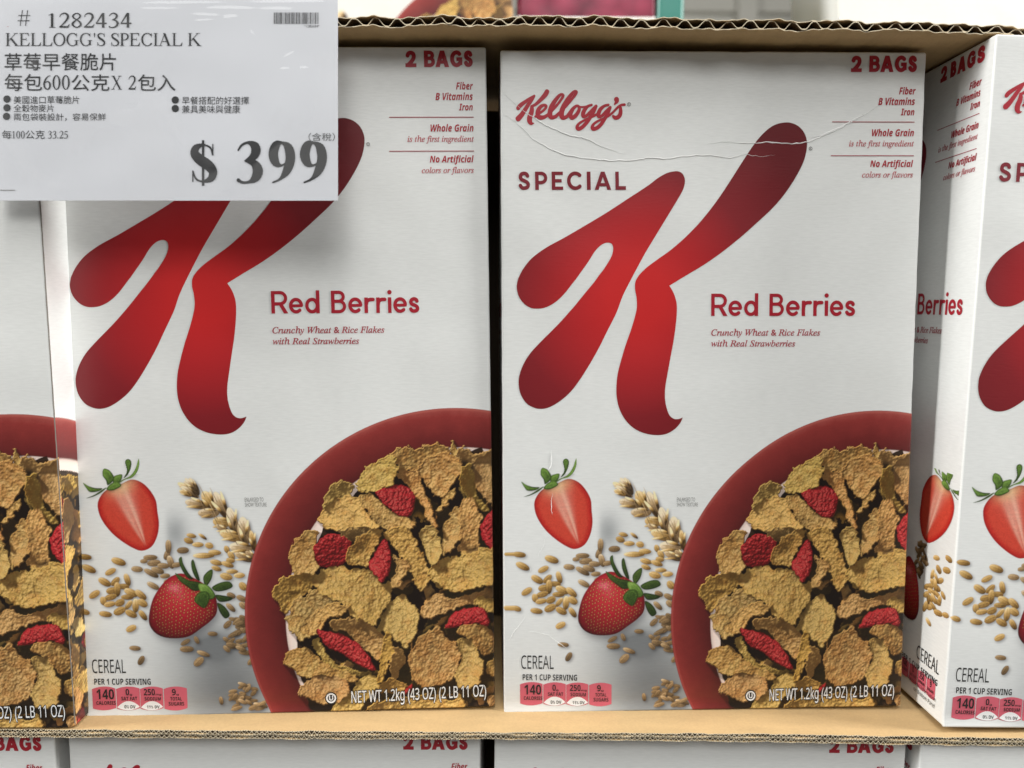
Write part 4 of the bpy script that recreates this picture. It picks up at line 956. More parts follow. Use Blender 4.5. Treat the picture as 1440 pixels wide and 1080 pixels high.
def draw_bowl(pic, ox=0.0, flip=False):
    X = pic.X + ox; Y = pic.Y
    r = np.hypot(X - BOWL[0], Y - BOWL[1]); R = BOWL[2]
    ang = np.arctan2(Y - BOWL[1], BOWL[0] - X)
    mr = np.hypot(X - MILK[0], Y - MILK[1])
    q = np.clip((R - r) / 18.0, 0, 1)
    s = np.interp(q, [0, .03, .08, .3, .6, .85, 1], [1.0, 1.18, 1.0, .86, .74, .60, .50])
    s = s * (1 + .10 * np.sin(ang * 1.0 - .3)) + pic.fine * .05 + pic.soft * .10
    col = ramp(s, [(0, (20, 5, 6)), (.4, (62, 18, 18)), (.75, (100, 31, 30)), (1.0, (128, 44, 41)), (1.3, (164, 84, 76))])
    m = np.clip(.5 - (r - R) * pic.res * .8, 0, 1)
    full = (slice(None), slice(None))
    pic.paint(full, m, col, 2)
    mm = np.clip(.5 - (mr - MILK[2]) * pic.res * .5, 0, 1)
    sh = sstep(0, 5, MILK[2] - mr) * .0
    pic.paint(full, mm, np.broadcast_to(lin((226, 204, 194)), col.shape) * (1 - .25 * np.exp(-((MILK[2] - mr) / 1.2) ** 2))[..., None], 2)

def front_picture():
    pic = Picture(FW + 1.6, 150.0, RES, WHITE)
    X, Y = pic.X, pic.Y
    # printed ground under the fruit
    g = .50 * np.exp(-((X - 66) / 30) ** 2 - ((Y - 12) / 27) ** 2) + .16 * sstep(112, 40, Y) * sstep(20, 60, X) + .10 * sstep(60, 5, Y)
    g += .46 * np.exp(-((X - 44.5) / 5.5) ** 2 - ((Y - 86) / 8.5) ** 2) * sstep(38, 42, X)
    g += .42 * np.exp(-((X - 58) / 13) ** 2 - ((Y - 33) / 7) ** 2)
    g = np.clip(g, 0, .75)
    pic.col *= (1 - g)[..., None] ** np.array([1.03, 1.0, .96])
    pic.lab[(Y < 113) & (Y > .5)] = 1
    n = 0
    for L, rm, hk in ((PALE, PALE_RAMP, False), (LOOSE, PALE_RAMP, False), (SPRIG, GRAIN_RAMP, True)):
        for (cx, cy, ln, wd, an, tn) in L:
            n += 1; pic.grain(cx, cy, ln, wd, an, tn, rm, n, husk=hk)
    for (cx, cy, ln, wd, an, tn) in EAR:
        n += 1; pic.grain(cx, cy, ln * 1.22, wd * 1.2, an, tn, GRAIN_RAMP if n % 3 == 0 else PALE_RAMP, n, husk=True)
        for q in (-.22, .24): pic.grain(cx + .3 * q * wd * 4, cy + q * wd * 1.6, ln * .8, wd * .32, an + 14 * q * 4, tn * 1.06, GRAIN_RAMP, n + 40, husk=True)
        # awns
    for k in range(10):
        e = EAR[6 + k % 11]; a = math.radians(-(55 + 12 * math.sin(k * 2.1)) + 180)
        x0, y0 = e[0] - 2, e[1] + 2; P = [(x0, y0), (x0 - 2.0 - .2 * k, y0 + 5 + .3 * k), (x0 - 1.9 - .2 * k, y0 + 5.1 + .3 * k), (x0 + .25, y0 + .1)]
        pic.leaf(P, PALE_RAMP, k, 1.2, 5)
    for (cx, cy, ln, wd, an, tn) in PILE:
        n += 1; pic.grain(cx, cy, ln, wd, an, tn, GRAIN_RAMP, n)
    pic.half_berry(HALF, HALF_AXIS)
    for k, P in enumerate(HALF_LEAVES): pic.leaf(P, LEAF_RAMP, k, (.8, .85, .72, .95, 1.0, 1.05, .78)[k])
    pic.leaf(WHOLE_LEAVES[0], DLEAF_RAMP, 50, .7)
    pic.whole_berry(WHOLE, WHOLE_LIGHT)
    for k, P in enumerate(WHOLE_LEAVES[1:]): pic.leaf(P, DLEAF_RAMP if k not in (6, 7) else LEAF_RAMP, k, (.8, .75, .85, .8, .95, .75, .9, .6)[k])
    draw_bowl(pic)
    # dark gaps between the flakes
    P = [tuple(p) for p in spline(HEAP, 3)]
    b_ = (slice(None), slice(None))
    d = sdf(P, X, Y) + pic.soft * 3
    m = np.clip(.5 - d * pic.res * .5, 0, 1)
    pic.paint(b_, m, np.broadcast_to(lin((34, 17, 14)), pic.col.shape), 3)
    pic.z = np.where(pic.lab == 3, -1.2, -2.5); pic.alb = np.zeros((pic.H, pic.W, 3)); pic.alb[:] = lin((120, 72, 40)); pic.layer = 0.0
    rr = np.random.default_rng(21)
    for k in range(240):
        x = rr.uniform(88, 194); y = rr.uniform(-4, 118)
        if math.hypot(x - MILK[0], y - MILK[1]) > MILK[2] - 11 - 3 * rr.random(): continue
        s0 = rr.uniform(4.5, 8.5); an = rr.random() * 3.1; q = rr.uniform(.35, .8)
        P_ = [(x + s0 * math.cos(t) * math.cos(an) - q * s0 * math.sin(t) * math.sin(an) + rr.normal() * .6, y + s0 * math.cos(t) * math.sin(an) + q * s0 * math.sin(t) * math.cos(an) + rr.normal() * .6) for t in [j * .785 for j in range(8)]]
        pic.heap_piece(P_, rr.uniform(.1, .7), 500 + k)
    pic.layer += 2.0; pic.z[pic.lab == 3] -= 1.5
    for k, (kind, tone, P) in enumerate(FLAKES):
        cx = sum(p[0] for p in P) / len(P); cy = sum(p[1] for p in P) / len(P)
        P = [(cx + (p[0] - cx) * 1.04, cy + (p[1] - cy) * 1.04) for p in P]
        pic.heap_piece(P, tone, 100 + k, kind == 's')
    pic.light_heap()
    pic.lab[(pic.lab == 0) & (Y < 113)] = 1
    pic.lab[Y < .0] = 0
    return pic

r_mm = R_EDGE * 1000
def place_front(u, v):
    """wraps the print round the right and bottom edges of the carton"""
    off = .10
    a = np.clip((u - (FW - r_mm)) / r_mm, 0, math.pi / 2)
    x = np.where(u > FW - r_mm, FW - r_mm + (r_mm + off) * np.sin(a), u)
    y = np.where(u > FW - r_mm, r_mm - (r_mm + off) * np.cos(a), -off)
    c = np.clip((r_mm - v) / r_mm, 0, 1)
    ab = np.arcsin(c)
    z = np.where(v < r_mm, v, v)
    y = y + np.where(v < r_mm, (1 - np.cos(ab)) * (r_mm), 0)
    x0 = np.clip((r_mm - u) / r_mm, 0, 1)
    y = y + np.where(u < r_mm, (1 - np.sqrt(np.clip(1 - x0 * x0, 0, 1))) * r_mm, 0)
    y = y - flare(v) * np.clip((FW - u) / 2.0, 0, 1)
    return np.stack([x / 1000 - BOX_W / 2, y / 1000, z / 1000], 1)

# ------------------------------------------------------------------ the cereal carton with all its print
def rounded_box(name, w, d, h, r, mat, parent, worn=0, worn_mm=.07):
    import bmesh
    bm = bmesh.new()
    bmesh.ops.create_cube(bm, size=1.0)
    for v in bm.verts: v.co = Vector((v.co.x * w, (v.co.y + .5) * d, (v.co.z + .5) * h))
    bmesh.ops.bevel(bm, geom=bm.edges[:], offset=r, segments=4, profile=.5, affect='EDGES')
    if worn:
        geo = lambda: bm.verts[:] + bm.edges[:] + bm.faces[:]
        for k in range(1, int(h / .004)):
            bmesh.ops.bisect_plane(bm, geom=geo(), plane_co=(0, 0, h * k / int(h / .004)), plane_no=(0, 0, 1))
        for z in (.0012, .0022, .0032, .005, .006):
            bmesh.ops.bisect_plane(bm, geom=geo(), plane_co=(0, 0, z), plane_no=(0, 0, 1))
        for k in range(1, int(w / .005)):
            bmesh.ops.bisect_plane(bm, geom=geo(), plane_co=(-w / 2 + w * k / int(w / .005), 0, 0), plane_no=(1, 0, 0))
        rn = random.Random(worn)
        for v in bm.verts:
            ex_ = [abs(v.co.x) > w / 2 - r * 1.05, v.co.y < r * 1.05, v.co.z > h - r * 1.05]
            fl_v = float(flare(v.co.z * 1000)) / 1000 * min(1, max(0, (w / 2 - abs(v.co.x)) / .002))
            if sum(ex_) >= 2 and v.co.y < d / 2:
                a = worn_mm / 1000 * (.25 + rn.random()) * (.5 + .5 * math.sin(v.co.z * 310 + v.co.x * 270))
                if ex_[0]: v.co.x -= math.copysign(a * .8, v.co.x)
                if ex_[1]: v.co.y += a * .8
                if ex_[2]: v.co.z -= a * .8
                if abs(v.co.x) > w / 2 - .006 and ex_[2]: v.co.z -= worn_mm / 1000 * 1.2 * rn.random()
            if v.co.y < r * 1.5: v.co.y -= fl_v
    me = bpy.data.meshes.new(name); bm.to_mesh(me); bm.free()
    me.polygons.foreach_set('use_smooth', [True] * len(me.polygons))
    me.materials.append(mat)
    o = bpy.data.objects.new(name, me); COL.objects.link(o); o.parent = parent
    md = o.modifiers.new('weighted', 'WEIGHTED_NORMAL'); md.keep_sharp = True
    return o

def words(table, pen, flat, remap=None):
    """letters with their own left and right limits, pen = stroke width / letter height"""
    for it in table:
        ch, u0, u1, v0, v1 = it
        w, h = abs(u1 - u0), v1 - v0
        P = sans(ch, w, h, h * pen / 2)
        sg = 1 if u1 > u0 else -1
        flat.polys([[(u0 + sg * x, v0 + y) for x, y in q] for q in P])

def clip_poly(P, lim):
    out = []
    for i in range(len(P)):
        a, c = P[i - 1], P[i]
        ia, ic = a[0] >= lim, c[0] >= lim
        if ia != ic:
            t = (lim - a[0]) / (c[0] - a[0]); out.append((lim, a[1] + t * (c[1] - a[1])))
        if ic: out.append(c)
    return out

GROUP = 'red and white cereal boxes packed upright in the cardboard cases'
def build_cereal_box():
    root = thing('cereal_box', 'prototype', 'cereal box', GROUP)
    rounded_box('carton', BOX_W, BOX_D, BOX_H, R_EDGE, M_CARD, root, 3)
    # the big letter
    fl = Flat()
    fl.polys([[tuple(p) for p in spline(K_LEFT, 5)]])
    fl.polys([[tuple(p) for p in spline(K_RIGHT, 5, corners=K_CORNERS)]])
    flat_obj('letter_emblem', fl, M_LETTER, 0, root)
    # script brand name
    fl = Flat()
    P = []
    for st in SCRIPT: P += stroke(st, n=4, cap=True)
    fl.polys(P)
    flat_obj('brand_script', fl, M_RED, 1, root)
    fl = Flat(); words(SPECIAL, .20, fl); flat_obj('product_name', fl, M_MAROON, 1, root)
    fl = Flat(); words(REDB, .158, fl); flat_obj('flavour_name', fl, M_RED, 1, root)
    fl = Flat(); words(BAGS, .25, fl); flat_obj('bag_count', fl, M_RED, 1, root)
    fl = Flat()
    for t, u0, u1, v0, v1, vr in CLAIM_BOLD: put_text(fl, t, u0, u1, v0, v1, vr, .0, .006, style='bolditalic')
    flat_obj('claim_headings', fl, M_RED, 1, root)
    fl = Flat()
    for t, u0, u1, v0, v1, vr in CLAIM_LIGHT: put_text(fl, t, u0, u1, v0, v1, vr, .0, .012, style='italic')
    flat_obj('claim_details', fl, M_SOFT, 1, root)
    for q in CLAIM_RULES:
        fl = Flat(); fl.polys([rect(q[0], q[1] - .16, q[2], q[1] + .16)]); flat_obj('divider_rule', fl, M_FLAV, 1, root)
    fl = Flat()
    for t, u0, u1, v0, v1, vr in FLAVOUR_LINE: put_text(fl, t, u0, u1, v0, v1, vr, .0, .014, style='italic')
    flat_obj('flavour_line', fl, M_FLAV, 1, root)
    # registered marks, tiny notes, cereal name
    fl = Flat()
    for u, v, r in REG:
        fl.polys(stroke([(u + r * .8 * math.cos(k * .5236), v + r * .8 * math.sin(k * .5236)) for k in range(13)], r * .14, n=2))
        put_text(fl, 'R', u - r * .32, u + r * .36, v - r * .42, v + r * .45, bold=.02)
        flat_obj('registered_mark', fl, M_GREYINK, 2, root); fl = Flat()
    for t, u0, u1, v0, v1, vr in ENLARGED: put_text(fl, t, u0, u1, v0, v1, vr)
    flat_obj('texture_note', fl, M_GREYINK, 2, root)
    fl = Flat()
    for t, u0, u1, v0, v1, vr in CEREAL: put_text(fl, t, u0, u1, v0, v1, vr, 0, .0, style='sans')
    flat_obj('cereal_lettering', fl, M_BLACK, 2, root)
    fl = Flat()
    for t, u0, u1, v0, v1, vr in SERVING: put_text(fl, t, u0, u1, v0, v1, vr, 0, .0, style='bold')
    flat_obj('serving_heading', fl, M_BLACK, 2, root)
    # four nutrition badges
    texts = list(BADGE_TEXT)
    for k, (u0, v0, u1, v1, lens) in enumerate(BADGES):
        u0 += .18; u1 -= .18
        w = u1 - u0; h = v1 - v0; m = (u0 + u1) / 2
        top = [(u1 - w * i / 10, v1 - h * .10 + h * .10 * (1 - ((i - 5) / 5) ** 2)) for i in range(11)]
        bot = [(u0 + w * i / 10, v0 + h * .02 - h * .09 * (1 - ((i - 5) / 5) ** 2)) for i in range(11)]
        fl = Flat(); fl.banded(top + bot)
        bo = flat_obj('nutrition_badge', fl, M_PINK, 1, root)
        if lens:
            a = [(u1 - w * .02 - w * .96 * i / 12, v0 + h * .08 + h * .26 * (1 - ((i - 6) / 6) ** 2)) for i in range(13)]
            c = [(u0 + w * .02 + w * .96 * i / 12, v0 + h * .07 - h * .13 * (1 - ((i - 6) / 6) ** 2)) for i in range(13)]
            fl = Flat(); fl.banded(a + c); flat_obj('value_patch', fl, M_WHITEINK, 2, bo)
        fl = Flat()
        for t, a0, a1, b0, b1, br in texts:
            if u0 - .5 <= (a0 + a1) / 2 <= u1 + .5: put_text(fl, t, a0, a1, b0, b1, br, style='bold')
        for t, a0, a1, b0, b1, br in BADGE_DV:
            if u0 <= (a0 + a1) / 2 <= u1: put_text(fl, t, a0, a1, b0, b1, br, style='bold')
        flat_obj('badge_figures', fl, M_BLACK, 3, bo)
    # net weight: white letters with a black outline
    for nm, mat, bold, lay in (('net_weight_outline', M_BLACK, .055, 3), ('net_weight', M_WHITEINK, .004, 4)):
        fl = Flat()
        t, u0, u1, v0, v1, vr = NETWT[0]
        e = .12 if bold > .02 else 0
        for part, f0, f1 in ((t, 0, 1),):
            put_text(fl, part, u0 - e, u1 + e, v0, v1, vr, 0, bold, style='sans')
        (ku, kv, kr) = KOSHER
        if bold > .02: fl.polys([disc(ku, kv, kr * 1.15, 24)])
        else:
            fl.polys(stroke([(ku + kr * .8 * math.cos(k * .2618), kv + kr * .8 * math.sin(k * .2618)) for k in range(25)], kr * .14, n=1, smooth=False))
            put_text(fl, 'U', ku - kr * .38, ku + kr * .38, kv - kr * .45, kv + kr * .45, style='bold')
        flat_obj(nm, fl, mat, lay, root)
    # printed food pictures
    pic = front_picture()
    for name, me in pic.meshes([(1, 'picture_ground'), (2, 'bowl_picture'), (3, 'cereal_picture'), (4, 'strawberry_picture'), (5, 'wheat_picture')], place_front).items():
        o = bpy.data.objects.new(name, me); COL.objects.link(o); o.parent = root
    # ---- right side panel: the bowl runs round the corner
    ps = Picture(BOX_D * 1000 - 2, 150.0, 2.4, WHITE)
    draw_bowl(ps, FW)
    rr = np.random.default_rng(8)
    mm = np.hypot(ps.X + FW - MILK[0], ps.Y - MILK[1]) < MILK[2] - 5
    ps.paint((slice(None), slice(None)), mm.astype(float), np.broadcast_to(lin((44, 25, 18)), ps.col.shape), 3)
    ps.z = np.where(ps.lab == 3, -1.2, -2.5); ps.alb = np.zeros((ps.H, ps.W, 3)); ps.alb[:] = lin((120, 72, 40)); ps.layer = 0.0
    for k in range(420):
        a = rr.random() * 6.28; q = (MILK[2] - 9) * math.sqrt(rr.random()); x = MILK[0] - FW + q * math.cos(a); y = MILK[1] + q * math.sin(a)
        if x < -6 or x > 62 or y < -4: continue
        s0 = 6 + 6 * rr.random(); an = rr.random() * 3.1
        P = [(x + s0 * math.cos(t) * math.cos(an) - .55 * s0 * math.sin(t) * math.sin(an), y + s0 * math.cos(t) * math.sin(an) + .55 * s0 * math.sin(t) * math.cos(an)) for t in [j * .785 for j in range(8)]]
        P = [(px + rr.normal() * .7, py + rr.normal() * .7) for px, py in P]
        ps.heap_piece(P, .35 + .6 * rr.random(), 300 + k, k % 11 == 5)
    ps.light_heap()
    def place_right(u, v): return np.stack([np.full_like(u, BOX_W / 2 + .0001), (u + 1.0) / 1000, np.maximum(v, .6) / 1000], 1)
    for name, me in ps.meshes([(2, 'bowl_picture'), (3, 'cereal_picture')], place_right).items():
        o = bpy.data.objects.new(name, me); COL.objects.link(o); o.parent = root
    # ---- left side panel
    fl = Flat(); words([(ch, a, c, BAGS[0][3], BAGS[0][4]) for ch, a, c in SIDE_BAGS], .28, fl); flat_obj('bag_count', fl, M_RED, 1, root, True)
    fl = Flat()
    ra = SIDE_REDB; k_ = (ra[1] - ra[0]) / (REDB[-1][2] - REDB[3][1])
    words([(ch, ra[0] + (a - REDB[3][1]) * k_, ra[0] + (c - REDB[3][1]) * k_, v0, v1) for ch, a, c, v0, v1 in REDB], .158, fl)
    flat_obj('flavour_name', fl, M_RED, 1, root, True)
    fb, fl2 = Flat(), Flat()
    for t, d0, d1, v0, v1, kind in SIDE_ROWS:
        put_text(fb if kind == 'CLAIM_BOLD' else fl2, t, d0, d1, v0, v1, None, 0, .006 if kind == 'CLAIM_BOLD' else .012, style='bolditalic' if kind == 'CLAIM_BOLD' else 'italic')
    for d0, d1, v in SIDE_RULES:
        q = Flat(); q.polys([rect(d1, v - .16, d0, v + .16)]); flat_obj('divider_rule', q, M_FLAV, 1, root, True)
    fl5 = Flat()
    for t, u0, u1, v0, v1, vr in FLAVOUR_LINE: put_text(fl5, t, ra[0] + (u0 - REDB[3][1]) * k_, ra[0] + (u1 - REDB[3][1]) * k_, v0, v1, None, 0, .014, style='italic')
    flat_obj('flavour_line', fl5, M_FLAV, 1, root, True); flat_obj('claim_headings', fb, M_RED, 1, root, True); flat_obj('claim_details', fl2, M_SOFT, 1, root, True)
    # part of the big letter that shows on the side
    fl = Flat(); lim = REG[0][0] - (BOX_D * 1000 - 1.5 - SIDE_REG)
    P = clip_poly([tuple(p) for p in spline(K_RIGHT, 5, corners=K_CORNERS)], lim)
    fl.polys([[(SIDE_REG + REG[0][0] - p[0], p[1]) for p in P]])
    flat_obj('letter_emblem', fl, M_MAROON, 0, root, True)
    # side picture: half strawberry, wheat grains, badges
    sw = 46.0
    pl = Picture(sw, 114.0, 3.6, WHITE)
    tx = lambda u: sw - 1.0 - (SIDE_HALF[1] + (HX1 - u) * HK)
    HX0 = min(p[0] for p in HALF); HX1 = max(p[0] for p in HALF); HK = (SIDE_HALF[0] - SIDE_HALF[1]) / (HX1 - HX0)
    mir = lambda P: [(sw - 2.0 - (SIDE_HALF[1] + .5) - (p[0] - HX0) * HK, p[1]) for p in P]
    n = 900
    for (cx, cy, ln, wd, an, tn) in PILE:
        n += 1; pl.grain(sw - 4 - (cx - 4) * .62, cy, ln, wd, -an, tn, GRAIN_RAMP, n)
    for k in range(26):
        pl.grain(16 + rr.random() * 9, 60 + rr.random() * 16, 5, 2.2, rr.integers(-70, 70), .6, PALE_RAMP, 950 + k)
    pl.half_berry(mir(HALF), mir(HALF_AXIS))
    for k, P in enumerate(HALF_LEAVES): pl.leaf(mir(P), LEAF_RAMP, k, (.8, .85, .72, .95, 1.0, 1.05, .78)[k])
    wx0 = max(p[0] for p in WHOLE)
    pl.whole_berry([(sw - 2.0 - SIDE_WHOLE - (p[0] - min(q[0] for q in WHOLE)) * .7, p[1]) for p in WHOLE], (12, WHOLE_LIGHT[1]))
    pl.lab[(pl.lab == 0)] = 0
    def place_left(u, v): return np.stack([np.full_like(u, -BOX_W / 2 - .0001), (sw + 1.0 - u) / 1000, v / 1000], 1)
    for name, me in pl.meshes([(4, 'strawberry_picture'), (5, 'wheat_picture')], place_left).items():
        o = bpy.data.objects.new(name, me); COL.objects.link(o); o.parent = root
    fl = Flat()
    put_text(fl, 'CEREAL', SIDE_CEREAL[0], SIDE_CEREAL[1], CEREAL[0][3], CEREAL[0][4], None, style='sans')
    put_text(fl, 'PER 1 CUP SERVING', SIDE_SERV[0] + 4, SIDE_SERV[1], SERVING[0][3], SERVING[0][4], None, style='bold')
    flat_obj('cereal_lettering', fl, M_BLACK, 2, root, True); fl = Flat()
    put_text(fl, 'Nutritional Information', 30, 6.4, 8.2, 10.0, style='sans'); put_text(fl, 'on Bottom Panel', 24, 6.6, 5.0, 6.8, style='sans')
    b0, b1 = BADGES[0][1] + 4.2, BADGES[0][3] + 2.0
    fl3, fl4 = Flat(), Flat()
    for k, (num, unit) in enumerate((('9', 'SUGARS'), ('250', 'SODIUM'), ('0', 'SAT FAT'), ('140', 'CALORIES'))):
        d0 = 7.2 + k * 7.4; d1 = d0 + 6.9; m = (d0 + d1) / 2; h = b1 - b0
        top = [(d1 - (d1 - d0) * i / 10, b1 - h * .10 + h * .10 * (1 - ((i - 5) / 5) ** 2)) for i in range(11)]
        bot = [(d0 + (d1 - d0) * i / 10, b0 + h * .02 - h * .09 * (1 - ((i - 5) / 5) ** 2)) for i in range(11)]
        fl3.polys([top + bot])
        put_text(fl4, num, m + .62 * len(num), m - .62 * len(num), b0 + h * .55, b0 + h * .86, None, style='bold')
        put_text(fl4, unit, d1 - .8, d0 + .8, b0 + h * .28, b0 + h * .44, None, style='bold')
    flat_obj('panel_note', fl, M_BLACK, 2, root, True)
    bo = flat_obj('nutrition_badges', fl3, M_PINK, 1, root, True); flat_obj('badge_figures', fl4, M_BLACK, 3, bo, True)
    return root

def euler_pose(o, x, y, z, rz, rx, ry):
    o.matrix_world = Matrix.Translation((x, y, z)) @ Matrix.Rotation(rz, 4, 'Z') @ Matrix.Rotation(rx, 4, 'X') @ Matrix.Rotation(ry, 4, 'Y')

proto = build_cereal_box()

# ------------------------------------------------------------------ the cardboard case that holds the boxes
def corrugated(name, xs, zlo, zhi, y0, y1, pitch, parent, torn=None, seed=0, serrate=0.0):
    """two liners with a wave of fluting between them; cut edge at y0 faces the viewer"""
    rnd = random.Random(seed)
    th = .00028
    def lower(x): return float(np.interp(x, xs, zlo))
    def upper(x): return float(np.interp(x, xs, zhi))
    x0, x1 = xs[0], xs[-1]
    n = int((x1 - x0) / (.00028 if serrate else .0008)); am = .3 if serrate else 1.0
    ph = [rnd.uniform(0, 6.28) for _ in range(6)]
    wob = lambda x, k: am * (.00032 * math.sin(x * 190 + ph[k]) + .00026 * math.sin(x * 410 + ph[k + 1]) + .00012 * math.sin(x * 1300 + ph[k + 2]))
    jag = lambda x, k: am * (.0006 * math.sin(x * 260 + ph[k]) + .0004 * math.sin(x * 900 + ph[k + 1])) + (serrate * abs(((x / .00115) % 1) - .5) if serrate else 0)
    for nm, zf, k in (('lower_liner', lower, 0), ('upper_liner', upper, 3)):
        v, f = [], []
        for i in range(n + 1):
            x = x0 + (x1 - x0) * i / n
            zc = zf(x) + wob(x, k); ye = y0 + jag(x, k)
            zb = zf(x)
            v += [(x, ye, zc - th / 2), (x, ye, zc + th / 2), (x, ye + .004, zc * .5 + zb * .5 + th / 2), (x, y1, zb + th / 2), (x, y1, zb - th / 2), (x, ye + .004, zc * .5 + zb * .5 - th / 2)]
        for i in range(n):
            a, c = i * 6, i * 6 + 6
            for j in range(6):
                jj = (j + 1) % 6
                f.append((a + j, c + j, c + jj, a + jj))
        o = mesh_obj(nm, v, f, M_KRAFT, parent)
        o.data.materials.append(M_TORN)
        for p in o.data.polygons:
            if p.index % 6 == 0: p.material_index = 1
    v, f = [], []
    n2 = int((x1 - x0) / pitch * 14)
    for i in range(n2 + 1):
        x = x0 + (x1 - x0) * i / n2
        a = lower(x) + wob(x, 0) * .8 + th; c = upper(x) + wob(x, 3) * .8 - th
        s = math.sin(2 * math.pi * x / pitch + .9 * math.sin(x * 37))
        s = max(-1, min(1, s * 1.18))
        z = (a + c) / 2 + (c - a) / 2 * s * .94
        ye = y0 + .0003 + .0003 * math.sin(x * 300)
        # leaning flanks: the wave sheet has its own thickness
        v += [(x, ye, z - .00022), (x, ye, z + .00022), (x, y1, z + .00022), (x, y1, z - .00022)]
    for i in range(n2):
        a, c = i * 4, i * 4 + 4
        f += [(a, c, c + 1, a + 1), (a + 1, c + 1, c + 2, a + 2), (a + 3, a, c, c + 3)[:4]]
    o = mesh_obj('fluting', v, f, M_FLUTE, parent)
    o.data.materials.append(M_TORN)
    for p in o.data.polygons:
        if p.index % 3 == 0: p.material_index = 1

case = thing('cardboard_case', 'open brown corrugated case holding the full cereal boxes between its torn top and bottom panels', 'cardboard case', 'corrugated cardboard cases')
xs = [-0.62] + [p[0] for p in TOP_PROFILE] + [0.62]
zl = [TOP_PROFILE[0][1]] + [p[1] for p in TOP_PROFILE] + [TOP_PROFILE[-1][1] - .004]
zh = [TOP_PROFILE[0][2]] + [p[2] for p in TOP_PROFILE] + [TOP_PROFILE[-1][2] - .004]
tp = bpy.data.objects.new('top_panel', None); COL.objects.link(tp); tp.parent = case
corrugated('top', xs, zl, zh, TOP_Y, .86, .0087, tp, seed=4)
fx = [-.62, -.2, -.1, 0, .06, .12, .16, .22, .62]
dz = [-.0004, 0.0002, 0, .0006, .0003, .0, -.0006, -.0012, -.0012]
bp_ = bpy.data.objects.new('bottom_panel', None); COL.objects.link(bp_); bp_.parent = case
corrugated('bottom', fx, [FLOOR_Z - .0019 + a for a in dz], [FLOOR_Z - .0002 + min(a, 0) for a in dz], FLOOR_Y, .62, .0023, bp_, seed=9, serrate=.0012)
def slab(name, x0, y0, z0, x1, y1, z1, mat, parent):
    v = [(x, y, z) for x in (x0, x1) for y in (y0, y1) for z in (z0, z1)]
    return mesh_obj(name, v, [(0, 1, 3, 2), (4, 6, 7, 5), (0, 4, 5, 1), (2, 3, 7, 6), (0, 2, 6, 4), (1, 5, 7, 3)], mat, parent)
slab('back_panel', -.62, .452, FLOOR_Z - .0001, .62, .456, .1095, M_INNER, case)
slab('end_panel', -.624, .345, FLOOR_Z - .002, -.6205, .625, .1165, M_KRAFT, case)
slab('end_panel', .6205, .345, FLOOR_Z - .002, .624, .625, .110, M_KRAFT, case)

lower = thing('cardboard_case', 'lower brown case whose torn top flap lies under the bottom panel of the case above', 'cardboard case', 'corrugated cardboard cases')
tp2 = bpy.data.objects.new('top_panel', None); COL.objects.link(tp2); tp2.parent = lower
corrugated('top2', fx, [FLOOR_Z - .0041 + a for a in dz], [FLOOR_Z - .0026 + a for a in dz], FLOOR_Y + .0004, .62, .0023, tp2, seed=19, serrate=.0012)
zb = FLOOR_Z - .0049 - BOX_H
slab('bottom_panel', -.62, .316, zb - .004, .62, .62, zb - .0002, M_KRAFT, lower)
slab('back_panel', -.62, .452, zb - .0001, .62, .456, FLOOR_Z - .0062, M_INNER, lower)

# ------------------------------------------------------------------ the boxes
def set_box(o, pose, label):
    euler_pose(o, pose[0], pose[1], FLOOR_Z if len(pose) < 6 else pose[5], pose[2], pose[3], pose[4])
    o['label'] = label; o.name = 'cereal_box'
    return o
boxes = {}
LABELS = {
 'A': 'cereal box with a bare grey corner and the flake picture running round onto its side',
 'B': 'smooth undamaged cereal box whose top corner is hidden behind the price sign',
 'C': 'dented cereal box with white crease lines across its script brand name and large letter',
 'D': 'cereal box beside the dented one, its narrow lettered side panel turned into view',
}
for k in 'BACD':
    o = proto if k == 'B' else copy_tree(proto)
    boxes[k] = set_box(o, POSE[k], LABELS[k])
# the dented carton was cut a few millimetres off, so its print sits further over; it also has its own battered shell
def off_register(u, v):
    s = np.interp(v, REG_V, REG_S)
    return np.where((u > 110) & (v < 152), s * np.clip((FW + 1.6 - u) / (FW + 1.6 - 110), 0, 1), s)
for ch in boxes['C'].children_recursive:
    if ch.type != 'MESH' or ch.name.startswith('carton'): continue
    me = ch.data
    co = np.empty(len(me.vertices) * 3, np.float32); me.vertices.foreach_get('co', co); co = co.reshape(-1, 3)
    if co[:, 1].max() > .02: continue            # side panels stay as they are
    me = me.copy(); ch.data = me
    u = (co[:, 0] + BOX_W / 2) * 1000
    co[:, 0] += off_register(u, co[:, 2] * 1000) / 1000 * (u > 1.2)
    me.vertices.foreach_set('co', co.ravel()); me.update()
for ch in list(boxes['C'].children):
    if ch.name.startswith('carton'):
        old = ch
shell = rounded_box('carton', BOX_W, BOX_D, BOX_H, R_EDGE, M_CARD, boxes['C'], 7, .16)
bpy.data.objects.remove(old)
